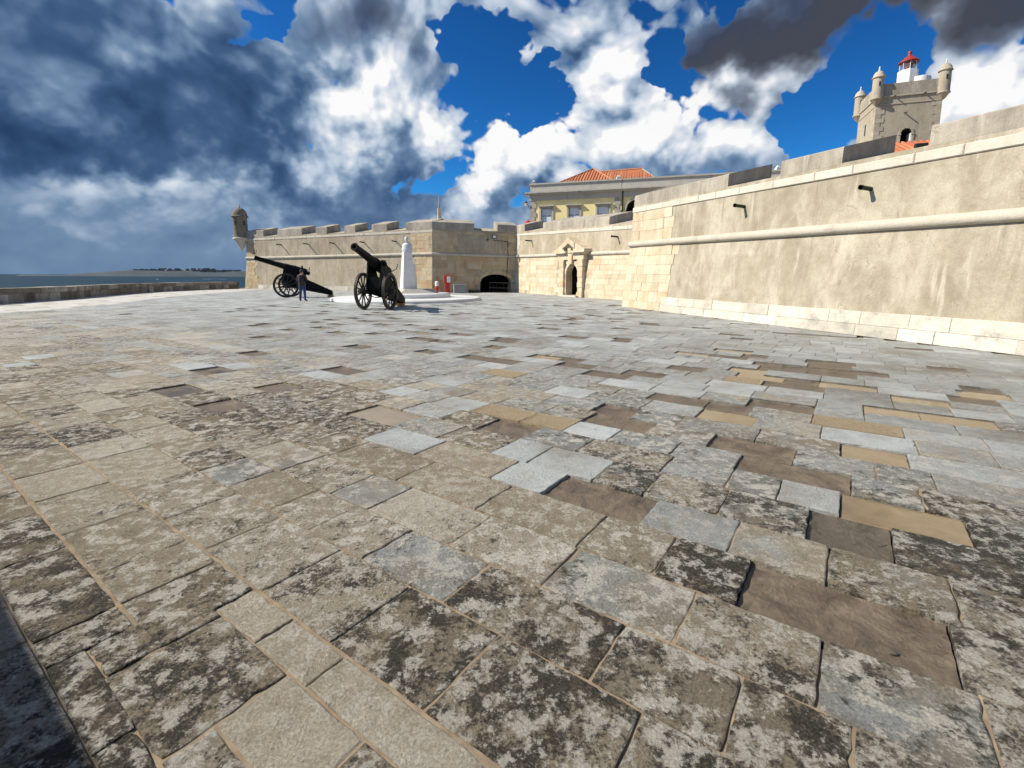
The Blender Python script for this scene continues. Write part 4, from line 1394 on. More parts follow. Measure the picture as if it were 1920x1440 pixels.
# ---- low sea parapet
tp = empty('sea_parapet', (-24.5, 22.75, 0)); tag(tp, 'low dark weathered block parapet along the sea on the left', 'parapet')
rg = random.Random(21)
pts = [Vector((x, y, 0)) for x, y in SEA_LINE]
path = []
for i in range(len(pts) - 1):
    m_ = max(1, int((pts[i + 1] - pts[i]).length / 0.25))
    path += [pts[i].lerp(pts[i + 1], j / m_) for j in range(m_)]
path.append(pts[-1])
acc = [0.0]
for i in range(1, len(path)):
    acc.append(acc[-1] + (path[i] - path[i - 1]).length)


def along(s):
    s = max(0.0, min(acc[-1], s))
    for i in range(1, len(acc)):
        if acc[i] >= s:
            u = (s - acc[i - 1]) / max(1e-6, acc[i] - acc[i - 1])
            return path[i - 1].lerp(path[i], u)
    return path[-1]


for (zlo, zhi, wid, lo, hi, nm) in ((-0.06, 0.44, 0.80, 0.7, 1.3, 'block'), (0.44, 0.72, 0.92, 0.9, 1.6, 'coping')):
    s = 0.0
    while s < acc[-1] - 0.1:
        e = min(acc[-1], s + rg.uniform(lo, hi))
        p0, p1 = along(s + 0.006), along(e - 0.006)
        tv = (p1 - p0).normalized(); ov = Vector((-tv.y, tv.x, 0))      # seaward
        jig = rg.uniform(-0.015, 0.015)
        zt = zhi + (rg.uniform(-0.015, 0.02) if nm == 'coping' else 0)
        f = -0.05 if nm == 'coping' else 0.0
        mb = MB()
        g = 0.02
        q = [p0 + ov * (f + jig), p1 + ov * (f + jig), p1 + ov * (f + wid), p0 + ov * (f + wid)]
        lowr = [p + UP * (zlo + 0.004) for p in q]
        upr = [p + UP * (zt - g) for p in q]
        inn = [p + UP * zt + (sum(q, Vector()) / 4 - p) * 0.04 for p in q]
        mb.add(lowr + upr + inn, [(3, 2, 1, 0)] + [(i, (i + 1) % 4, 4 + (i + 1) % 4, 4 + i) for i in range(4)] + [(4 + i, 4 + (i + 1) % 4, 8 + (i + 1) % 4, 8 + i) for i in range(4)] + [(8, 9, 10, 11)])
        mb.build(nm, M['parapet'], tp)
        s = e
# the rampart beside the camera whose top edge throws the shadow at lower left
tw = empty('shadow_wall', tuple(AB(3, -1.6))); tag(tw, 'stone wall beside the viewpoint throwing the dark shadow at lower left', 'wall')
tw['kind'] = 'thing'
tanel = math.tan(SUN_EL)
bsh = -(SUN_AZ_VEC.dot(eB)) / tanel           # b-shift of a shadow per metre of height
HW = (0.30 + 1.6) / bsh
mb = MB()
segs = 26
for i in range(segs):
    a0, a1 = -3 + 17.0 * i / segs, -3 + 17.0 * (i + 1) / segs
    z = HW + 0.015 * mnoise.noise((i * 0.9, 0, 0))
    p0, p1 = AB(a0, -1.6), AB(a1 - 0.004, -1.6)
    ov = -eB * 0.6
    mb.prism([p0 + UP * -0.1, p1 + UP * -0.1, p1 + ov + UP * -0.1, p0 + ov + UP * -0.1], (0, 0, z + 0.1))
mb.build('wall_core', M['parapet'], tw)

# ================================================================ buildings on the fort
BF0, BF1 = Vector((1.81, 50.0, 0)), Vector((23.2, 43.0, 0))
bt_ = (BF1 - BF0).normalized(); bn = Vector((-bt_.y, bt_.x, 0))       # bn points into the building
bl = empty('yellow_building', tuple(BF0 + UP * 4.3)); tag(bl, 'long low yellow building with grey cornice and windows above the doorway wall', 'building')


def BQ(u, z, o=0.0):
    p = BF0 + bt_ * u - bn * o
    return Vector((p.x, p.y, z))


def bbx(name, u0, u1, z0, z1, o0, o1, mat, parent=None):
    mb = MB().add([BQ(u0, z0, o0), BQ(u1, z0, o0), BQ(u1, z1, o0), BQ(u0, z1, o0), BQ(u0, z0, o1), BQ(u1, z0, o1), BQ(u1, z1, o1), BQ(u0, z1, o1)],
                  [(3, 2, 1, 0), (4, 5, 6, 7), (0, 1, 5, 4), (1, 2, 6, 5), (2, 3, 7, 6), (3, 0, 4, 7)])
    return mb.build(name, M[mat], parent or bl)


# facade skin with openings for three windows and the arch
WINS = [(1.16, 2.24), (3.98, 5.04), (6.84, 7.92)]
ARCH = (9.55, 11.25, 7.75, 8.75)
mb = MB()
edges = [0.0, 1.16, 2.24, 3.98, 5.04, 6.84, 7.92] + [ARCH[0] + (ARCH[1] - ARCH[0]) * i / 12 for i in range(13)] + [23.0]
for i in range(len(edges) - 1):
    a, b = edges[i], edges[i + 1]
    win = any(abs(a - w0) < 1e-6 for w0, w1 in WINS)
    arc = ARCH[0] - 1e-6 <= a and b <= ARCH[1] + 1e-6
    if win:
        mb.quad(BQ(a, 8.27), BQ(b, 8.27), BQ(b, 9.9), BQ(a, 9.9)); mb.quad(BQ(a, 4.3), BQ(b, 4.3), BQ(b, 6.6), BQ(a, 6.6))
    elif arc:
        f = lambda x: ARCH[2] + (ARCH[3] - ARCH[2]) * math.sqrt(max(0, 1 - ((x - (ARCH[0] + ARCH[1]) / 2) / ((ARCH[1] - ARCH[0]) / 2)) ** 2))
        mb.quad(BQ(a, f(a)), BQ(b, f(b)), BQ(b, 9.9), BQ(a, 9.9))
    else:
        mb.quad(BQ(a, 4.3), BQ(b, 4.3), BQ(b, 9.9), BQ(a, 9.9))
mb.quad(BQ(0, 4.3), BQ(0, 9.9), BQ(0, 9.9, -9), BQ(0, 4.3, -9))
mb.quad(BQ(23, 4.3), BQ(23, 9.9), BQ(23, 9.9, -9), BQ(23, 4.3, -9))
mb.quad(BQ(0, 4.3, -9), BQ(23, 4.3, -9), BQ(23, 9.9, -9), BQ(0, 9.9, -9))
mb.quad(BQ(0, 9.9), BQ(23, 9.9), BQ(23, 9.9, -9), BQ(0, 9.9, -9))
mb.build('wall', M['yellow'], bl)
mb = MB()
pr = [BQ(ARCH[0], 4.3), BQ(ARCH[0], ARCH[2])] + [BQ(ARCH[0] + (ARCH[1] - ARCH[0]) * i / 12, f(ARCH[0] + (ARCH[1] - ARCH[0]) * i / 12)) for i in range(13)] + [BQ(ARCH[1], ARCH[2]), BQ(ARCH[1], 4.3)]
inn = [p + bn * 5 for p in pr]
k = len(pr)
mb.add(pr + inn, [(i, i + 1, k + i + 1, k + i) for i in range(k - 1)] + [tuple(range(k, 2 * k))])
mb.build('archway', M['dark'], bl)
for i in range(11):
    t0, t1 = math.pi * (1 - i / 11), math.pi * (1 - (i + 1) / 11)
    c = (ARCH[0] + ARCH[1]) / 2; hw = (ARCH[1] - ARCH[0]) / 2; hh = ARCH[3] - ARCH[2]
    P4 = [(t0, 1.0), (t1, 1.0), (t1, 1.16), (t0, 1.16)]
    pts = [BQ(c + hw * r_ * math.cos(t_), ARCH[2] + hh * r_ * math.sin(t_), o) for o in (0.07, -0.05) for t_, r_ in P4]
    MB().add(pts, [(0, 1, 2, 3), (7, 6, 5, 4)] + [(q, (q + 1) % 4, 4 + (q + 1) % 4, 4 + q) for q in range(4)]).build('arch_stone', M['grey_stone'], bl)
bbx('keystone', 10.25, 10.55, 8.72, 9.05, 0, 0.14, 'grey_stone')
bbx('entablature', -0.08, 23.05, 9.06, 9.60, -0.05, 0.10, 'grey_stone')
bbx('cornice', -0.35, 23.3, 9.60, 9.74, -0.2, 0.38, 'grey_stone')
bbx('cornice', -0.45, 23.4, 9.742, 9.86, -0.2, 0.48, 'grey_stone')
bbx('attic_wall', -0.02, 9.08, 9.862, 10.62, -0.5, 0.06, 'grey_stone')
bbx('attic_wall', 9.16, 23.0, 9.862, 10.62, -0.5, 0.06, 'grey_stone')
bbx('attic_coping', -0.10, 9.09, 10.622, 10.76, -0.55, 0.16, 'grey_stone')
bbx('attic_coping', 9.15, 23.1, 10.622, 10.76, -0.55, 0.16, 'grey_stone')
for u in (0.25, 8.75, 22.4):
    mb = MB(); c = BQ(u, 10.76, -0.1)
    mb.box(c + UP * 0.09, (0.42, 0.42, 0.18)); mb.box(c + UP * 0.28, (0.32, 0.32, 0.2), taper=0.5)
    mb.build('pinnacle', M['white'], bl)
# quoins and pilaster
for (u0, u1) in ((-0.02, 0.62), (8.46, 9.05)):
    z = 4.3; i = 0
    while z < 9.0:
        w = 0.0 if i % 2 else 0.16
        bbx('quoin', u0, u1 - w, z + 0.006, min(9.05, z + 0.44), -0.02, 0.06, 'grey_stone')
        z += 0.45; i += 1
bbx('downpipe', 9.16, 9.28, 4.3, 9.58, 0.02, 0.14, 'black_iron')
for (w0, w1) in WINS:
    wn = bbx('window', w0, w1, 6.62, 8.25, -0.20, -0.12, 'pane')
    bbx('frame', w0 - 0.20, w0, 6.5, 8.27, -0.3, 0.07, 'grey_stone', wn)
    bbx('frame', w1, w1 + 0.20, 6.5, 8.27, -0.3, 0.07, 'grey_stone', wn)
    bbx('frame', w0 - 0.20, w1 + 0.20, 8.272, 8.44, -0.3, 0.07, 'grey_stone', wn)
    bbx('hood', w0 - 0.32, w1 + 0.32, 8.45, 8.56, -0.1, 0.24, 'grey_stone', wn)
    bbx('sill', w0 - 0.26, w1 + 0.26, 6.42, 6.498, -0.3, 0.16, 'grey_stone', wn)
    bbx('sash_bar', w0, w1, 7.52, 7.57, -0.12, -0.09, 'black_iron', wn)
    bbx('sash_bar', w0, w0 + 0.05, 6.62, 8.25, -0.12, -0.095, 'black_iron', wn)
    bbx('sash_bar', w1 - 0.05, w1, 6.62, 8.25, -0.12, -0.095, 'black_iron', wn)


def tiled_face(parent, a, b, c, d, n_rib, name='roof_slope', flat=False):
    """quad a-b eaves, c-d ridge (c above b): sheet plus raised cover-tile rows"""
    a, b, c, d = map(Vector, (a, b, c, d))
    nrm = (b - a).cross(d - a).normalized()
    if nrm.z < 0: nrm = -nrm
    sl = MB().add([a, b, c, d], [(0, 1, 2, 3)]).build(name, M['tile'], parent)
    ev = (b - a).normalized(); Wd = (b - a).length
    xd, xc = (d - a).dot(ev), (c - a).dot(ev)
    slope = (d - a) - ev * xd
    for i in range(n_rib):
        x = Wd * (i + 0.5) / n_rib
        f_ = 1.0 if xd <= x <= xc else (x / xd if x < xd else (Wd - x) / (Wd - xc))
        p = a + ev * x
        q = p + slope * max(0.0, min(1.0, f_))
        if (q - p).length < 0.15: continue
        w = (b - a).normalized() * (b - a).length / n_rib * 0.30
        h = nrm * 0.07
        mb = MB().add([p - w, p + w, p + w * 0.5 + h, p - w * 0.5 + h, q - w, q + w, q + w * 0.5 + h, q - w * 0.5 + h], [(0, 1, 2, 3), (7, 6, 5, 4), (1, 5, 6, 2), (2, 6, 7, 3), (3, 7, 4, 0)])
        mb.build('tile_row', M['tile'], parent if flat else sl)
    return sl


# hipped roof behind the attic
apex = Vector((9.15, 56.0, 13.55))
e0, e1 = Vector((4.6, 53.6, 11.4)), Vector((10.6, 51.6, 11.4))
rfh = empty('roof', tuple(apex - UP * 2.1)); rfh.parent = bl; rfh.matrix_parent_inverse = Matrix.Translation(-Vector(bl.location))
tiled_face(rfh, e0, e1, apex + bt_ * 0.05, apex - bt_ * 0.05, 20, flat=True)
e2, e3 = e1 + bn * 8.2, e0 + bn * 8.2
tiled_face(rfh, e1, e2, apex, apex - bn * 0.1, 14, flat=True)
tiled_face(rfh, e3, e0, apex + bn * 0.1, apex, 14, flat=True)
MB().tube([e1, apex + UP * 0.03], 0.11, 6).build('hip', M['tile'], rfh)
MB().tube([e0, apex + UP * 0.03], 0.11, 6).build('hip', M['tile'], rfh)
# a second, longer roof further back
r0, r1 = Vector((10.4, 60.4, 14.15)), Vector((15.4, 58.8, 14.25))
g0, g1 = Vector((10.0, 58.0, 12.6)), Vector((16.3, 56.0, 12.6))
tiled_face(rfh, g0, g1, r1, r0, 22, flat=True)
MB().tube([r0, r1], 0.12, 6).build('ridge', M['tile'], rfh)
MB().prism([g1 + bt_ * 0.1, r1 + UP * 0.05, g1 + bn * 5 + bt_ * 0.1], -bt_ * 0.2).build('gable', M['grey_stone'], rfh)
MB().prism([g0 + V(0, 0.15, -2.3), g1 + V(0, 0.15, -2.3), g1 + V(0, 0.15, 0.0), g0 + V(0, 0.15, 0.0)], bn * 4.5).build('rear_wall', M['white_paint'], rfh)
# bracket lantern on the corner
tl = empty('bracket_lamp', tuple(BQ(-0.1, 8.3, 0.1))); tag(tl, 'small black bracket lantern on the yellow building\'s left corner', 'lamp')
c = BQ(-0.42, 8.78, 0.1)
MB().tube([BQ(0.0, 8.25, 0.07), BQ(-0.2, 8.55, 0.08), c + UP * 0.22], 0.03, 6).build('bracket', M['black_iron'], tl)
MB().lathe([(0.05, -0.22), (0.09, -0.2), (0.16, 0.08), (0.16, 0.1)], c, 8).build('glass', M['lamp_glass'], tl)
MB().lathe([(0.2, 0.09), (0.2, 0.12), (0.06, 0.26), (0.03, 0.32)], c, 8).build('cap', M['black_iron'], tl)
# red parasol just left of it
tq = empty('red_parasol', (1.55, 49.0, 4.3)); tag(tq, 'tip of a red parasol at the yellow building\'s left corner', 'parasol')
MB().tube([(1.55, 49.0, 4.3), (1.55, 49.0, 7.05)], 0.03, 8).build('pole', M['black_iron'], tq)
MB().lathe([(0.62, 6.50), (0.60, 6.54), (0.34, 6.82), (0.05, 7.08)], (1.55, 49.0, 0), 8).build('canopy', M['red_paint'], tq)
# obelisk behind the bastion
to = empty('obelisk', (-8.7, 58, 4.3)); tag(to, 'slim pale stone obelisk rising behind the bastion top', 'obelisk')
MB().box((-8.7, 58, 5.9), (1.3, 1.3, 3.2)).build('plinth', M['grey_stone'], to)
MB().box((-8.7, 58, 8.4), (0.44, 0.44, 2.0), rz=0.3, taper=0.85).build('lower_shaft', M['ashlar'], to)
MB().box((-8.7, 58, 10.15), (0.22, 0.22, 1.55), rz=0.3, taper=0.35).build('upper_shaft', M['base_stone'], to)

# ---------------------------------------------------------------- lighthouse tower
TF0, TF1 = Vector((36.85, 51.0, 0)), Vector((41.9, 49.2, 0))
tt_ = (TF1 - TF0).normalized(); tn = Vector((-tt_.y, tt_.x, 0)); TW = (TF1 - TF0).length
tw_ = empty('lighthouse_tower', tuple(TF0 + tt_ * TW / 2 + tn * TW / 2 + UP * 4.3)); tag(tw_, 'square beige stone tower with corner turrets carrying a red-capped lighthouse lantern', 'tower')


def TQ(u, z, d=0.0):
    p = TF0 + tt_ * u + tn * d
    return Vector((p.x, p.y, z))


def tbx(name, u0, u1, z0, z1, d0, d1, mat, parent=None):
    mb = MB().add([TQ(u0, z0, d0), TQ(u1, z0, d0), TQ(u1, z0, d1), TQ(u0, z0, d1), TQ(u0, z1, d0), TQ(u1, z1, d0), TQ(u1, z1, d1), TQ(u0, z1, d1)],
                  [(3, 2, 1, 0), (4, 5, 6, 7), (0, 1, 5, 4), (1, 2, 6, 5), (2, 3, 7, 6), (3, 0, 4, 7)])
    return mb.build(name, M[mat], parent or tw_)


# shaft with a real arched opening in the front
DA = (2.28, 3.22, 15.85, 16.38)
mb = MB()
ed = [0.0, 1.2] + [DA[0] + (DA[1] - DA[0]) * i / 10 for i in range(11)] + [4.2, TW]
fz = lambda x: DA[2] + (DA[3] - DA[2]) * math.sqrt(max(0, 1 - ((x - (DA[0] + DA[1]) / 2) / ((DA[1] - DA[0]) / 2)) ** 2))
for i in range(len(ed) - 1):
    a, b = ed[i], ed[i + 1]
    if DA[0] - 1e-6 <= a and b <= DA[1] + 1e-6:
        mb.quad(TQ(a, fz(a)), TQ(b, fz(b)), TQ(b, 20.0), TQ(a, 20.0)); mb.quad(TQ(a, 4.3), TQ(b, 4.3), TQ(b, 14.0), TQ(a, 14.0))
    else:
        mb.quad(TQ(a, 4.3), TQ(b, 4.3), TQ(b, 20.0), TQ(a, 20.0))
for (p, q) in (((0, 0), (0, TW)), ((TW, 0), (TW, TW)), ((0, TW), (TW, TW))):
    mb.quad(TQ(p[0], 4.3, p[1]), TQ(q[0], 4.3, q[1]), TQ(q[0], 20.0, q[1]), TQ(p[0], 20.0, p[1]))
mb.quad(TQ(0, 20.0, 0), TQ(TW, 20.0, 0), TQ(TW, 20.0, TW), TQ(0, 20.0, TW))
mb.build('shaft', M['tower'], tw_)
mb = MB()
pr = [TQ(DA[0], 14.0), TQ(DA[0], DA[2])] + [TQ(DA[0] + (DA[1] - DA[0]) * i / 10, fz(DA[0] + (DA[1] - DA[0]) * i / 10)) for i in range(11)] + [TQ(DA[1], DA[2]), TQ(DA[1], 14.0)]
inn = [p + tn * 1.8 for p in pr]; k = len(pr)
mb.add(pr + inn, [(i, (i + 1) % k, k + (i + 1) % k, k + i) for i in range(k)] + [tuple(range(k, 2 * k))])
mb.build('doorway', M['dark'], tw_)
for i in range(9):
    t0, t1 = math.pi * (1 - i / 9), math.pi * (1 - (i + 1) / 9)
    c = (DA[0] + DA[1]) / 2; hw = (DA[1] - DA[0]) / 2; hh = DA[3] - DA[2]
    pts = [TQ(c + hw * r_ * math.cos(t_), DA[2] + hh * r_ * math.sin(t_), o) for o in (-0.07, 0.05) for t_, r_ in ((t0, 1.0), (t1, 1.0), (t1, 1.34), (t0, 1.34))]
    MB().add(pts, [(0, 1, 2, 3), (7, 6, 5, 4)] + [(q, (q + 1) % 4, 4 + (q + 1) % 4, 4 + q) for q in range(4)]).build('arch_stone', M['tower_stone'], tw_)
for (u0, u1) in ((DA[0] - 0.17, DA[0]), (DA[1], DA[1] + 0.17)):
    tbx('jamb', u0, u1, 14.0, DA[2] - 0.1, -0.07, 0.05, 'tower_stone')
    tbx('impost', u0 - 0.05, u1 + 0.05, DA[2] - 0.1, DA[2] - 0.01, -0.11, 0.05, 'tower_stone')
tbx('reveal', DA[1] - 0.12, DA[1] - 0.01, 14.0, DA[2] + 0.05, 0.03, 0.9, 'white_paint')
# long and short quoins on the seen corners
z, i = 4.4, 0
while z < 18.7:
    w = 0.75 if i % 2 else 0.45
    tbx('quoin', -0.03, w, z, z + 0.40, -0.035, 0.04, 'tower_stone')
    tbx('quoin', -0.035, 0.04, z, z + 0.40, 0.045, 1.15 - w, 'tower_stone')
    tbx('quoin', TW - (0.35 if i % 2 else 0.70), TW + 0.03, z, z + 0.40, -0.035, 0.04, 'tower_stone')
    z += 0.41; i += 1
tbx('string', -0.05, TW + 0.05, 18.78, 18.88, -0.06, TW + 0.05, 'tower_stone')
tbx('string', -0.10, TW + 0.10, 19.52, 19.64, -0.12, TW + 0.10, 'tower_stone')
for (u0, u1, d0, d1) in ((0, TW, -0.05, 0.35), (0, TW, TW - 0.35, TW + 0.05), (-0.05, 0.35, 0.352, TW - 0.352), (TW - 0.35, TW + 0.05, 0.352, TW - 0.352)):
    tbx('parapet', u0, u1, 19.642, 20.80, d0, d1, 'merlon')
for u in (1.45, 3.9):
    MB().tube([TQ(u, 19.56, 0), TQ(u, 19.50, -0.40)], [0.07, 0.05], 8).build('spout', M['black_iron'], tw_)
MB().tube([TQ(2.45, 17.85, 0), TQ(2.50, 17.80, -0.45)], 0.06, 8).build('spout', M['black_iron'], tw_)
for (d0, z0, z1) in ((2.6, 16.6, 17.7), (3.6, 14.3, 15.0)):
    tbx('slit', -0.04, 0.02, z0, z1, d0, d0 + 0.22, 'black_iron')
for (u, d_) in ((0.1, 0.1), (TW - 0.1, 0.1), (0.1, TW - 0.1), (TW - 0.1, TW - 0.1)):
    c = TQ(u, 0, d_)
    cs = empty('corner_turret', (c.x, c.y, 19.0)); cs.parent = tw_; cs.matrix_parent_inverse = Matrix.Translation(-Vector(tw_.location))
    out = (c - TQ(TW / 2, 0, TW / 2)).normalized() * 0.18
    c = c + out
    MB().lathe([(0.05, 18.75), (0.26, 18.95), (0.46, 19.28), (0.56, 19.36), (0.56, 19.44), (0.49, 19.48)], c, 16).build('corbel', M['tower_stone'], cs, smooth=True)
    MB().lathe([(0.49, 19.46), (0.47, 21.4)], c, 16).build('drum', M['tower'], cs, smooth=True)
    MB().lathe([(0.48, 21.38), (0.58, 21.42), (0.58, 21.48), (0.51, 21.54), (0.45, 21.78), (0.30, 22.00), (0.09, 22.12)], c, 16).build('dome', M['tower_stone'], cs, smooth=True)
    MB().lathe([(0.08, 22.12), (0.10, 22.22), (0.04, 22.28), (0.08, 22.36), (0.01, 22.56)], c, 8).build('finial', M['white'], cs, smooth=True)
    fv = Vector((-0.35, -0.94, 0)).normalized()
    MB().box(c + fv * 0.46 + UP * 20.75, (0.12, 0.08, 0.42), rz=math.atan2(fv.y, fv.x) + math.pi / 2).build('loophole', M['black_iron'], cs)
# lantern
LC = TQ(3.0, 0, 1.9) + UP * 0.45
ln = empty('lantern', (LC.x, LC.y, 20.0)); ln.parent = tw_; ln.matrix_parent_inverse = Matrix.Translation(-Vector(tw_.location))
MB().lathe([(0.86, 20.0), (0.86, 21.98), (0.80, 22.0)], LC, 8, a0=0.3).build('lantern_base', M['white_paint'], ln)
MB().lathe([(0.70, 22.0), (0.70, 22.78)], LC, 12).build('glazing', M['lantern_glass'], ln)
MB().lathe([(0.20, 22.0), (0.32, 22.2), (0.32, 22.5), (0.20, 22.7)], LC, 10).build('lamp_optic', M['red_dull'], ln)
for i in range(8):
    a = 0.3 + i * math.pi / 4
    MB().tube([LC + V(math.cos(a) * 0.72, math.sin(a) * 0.72, 22.0), LC + V(math.cos(a) * 0.72, math.sin(a) * 0.72, 22.8)], 0.025, 6).build('glazing_bar', M['white_paint'], ln)
MB().lathe([(0.72, 22.76), (0.90, 22.78), (0.90, 22.84), (0.74, 22.98), (0.42, 23.26), (0.16, 23.50), (0.14, 23.62), (0.20, 23.70), (0.18, 23.82), (0.05, 23.92)], LC, 16).build('lantern_roof', M['red_dull'], ln, smooth=True)
MB().lathe([(0.92, 20.0), (0.92, 21.55), (0.86, 21.6)], TQ(4.0, 0, 1.8), 20).build('lantern_annex', M['white_paint'], tw_, smooth=True)

# low tiled roof seen through the embrasure, with a floodlight
hb = empty('tiled_house', (18.2, 23.6, 4.3)); tag(hb, 'low orange tiled roof seen through the right wall\'s embrasure', 'building')
h0, h1 = Vector((16.6, 22.2, 6.75)), Vector((20.4, 21.0, 6.80))
hn = Vector((0.30, 0.95, 0))
tiled_face(hb, h0, h1, h1 + hn * 2.6 + UP * 1.2, h0 + hn * 2.6 + UP * 1.2, 16)
MB().prism([h0 + UP * -2.7 + hn * 0.2, h1 + UP * -2.7 + hn * 0.2, h1 + hn * 0.2 - UP * 0.05, h0 + hn * 0.2 - UP * 0.05], hn * 4).build('wall', M['white_paint'], hb)
fl = empty('floodlight', (17.2, 21.7, 4.3)); tag(fl, 'small black floodlight in front of the orange tiled roof', 'floodlight')
MB().tube([(17.35, 21.2, 4.3), (17.35, 21.2, 6.8)], 0.03, 6).build('post', M['black_iron'], fl)
MB().box((17.35, 21.15, 6.95), (0.42, 0.2, 0.34), rz=-0.3).build('housing', M['black_iron'], fl)
hb2 = empty('tiled_house', (13.9, 23, 4.3)); tag(hb2, 'tip of a small red roof over the right wall\'s middle merlon', 'building')
tiled_face(hb2, (12.6, 22.4, 6.45), (15.0, 21.6, 6.45), (14.2, 23.0, 7.02), (13.6, 23.2, 7.02), 10)
MB().box((13.9, 23.2, 5.35), (2.2, 1.8, 2.1), rz=-0.32).build('wall', M['white_paint'], hb2)

# floodlight and conduit on the shaded bastion face
fl = empty('floodlight', tuple(wS.P(5.35 / wS.L, 4.8))); tag(fl, 'black floodlight fixed high on the shaded bastion face', 'floodlight')
pw = wS.P(5.3 / wS.L, 4.88)
nS = Vector((wS.n.x, wS.n.y, 0))
MB().tube([pw, pw - nS * 0.3], 0.03, 6).build('arm', M['black_iron'], fl)
MB().box(pw - nS * 0.42 + UP * 0.02, (0.40, 0.26, 0.32), rz=0.3).build('housing', M['black_iron'], fl)
MB().box(pw - nS * 0.565 + UP * 0.02, (0.30, 0.02, 0.22), rz=0.22).build('lens', M['lamp_glass'], fl)
cd = MB().tube([wS.P(5.3 / wS.L, 4.62, 0.05), wS.P(6.55 / wS.L, 4.55, 0.05), wS.P(6.6 / wS.L, 4.45, 0.05), wS.P(6.62 / wS.L, 3.6, 0.06), wS.P(6.62 / wS.L, 3.22, 0.20), wS.P(6.62 / wS.L, 2.9, 0.06), wS.P(6.60 / wS.L, 1.2, 0.06)], 0.022, 6)
tag(cd.build('cable_conduit', M['black_iron']), 'thin black cable running down the shaded face to the tunnel', 'cable')
# ramp railing by the tunnel
rl = empty('ramp_railing', (-0.6, 42.2, 0)); tag(rl, 'dark metal railing beside the tunnel mouth', 'railing')
ra, rb = Vector((-2.0, 42.1, 0)), Vector((0.55, 41.2, 0))
for zz in (0.45, 0.90):
    MB().tube([ra + UP * zz, rb + UP * (zz - 0.04)], 0.014, 6).build('rail', M['black_iron'], rl)
for i in range(9):
    p = ra.lerp(rb, i / 8)
    MB().tube([p - UP * 0.08, p + UP * 0.90], 0.013, 6).build('post', M['black_iron'], rl)

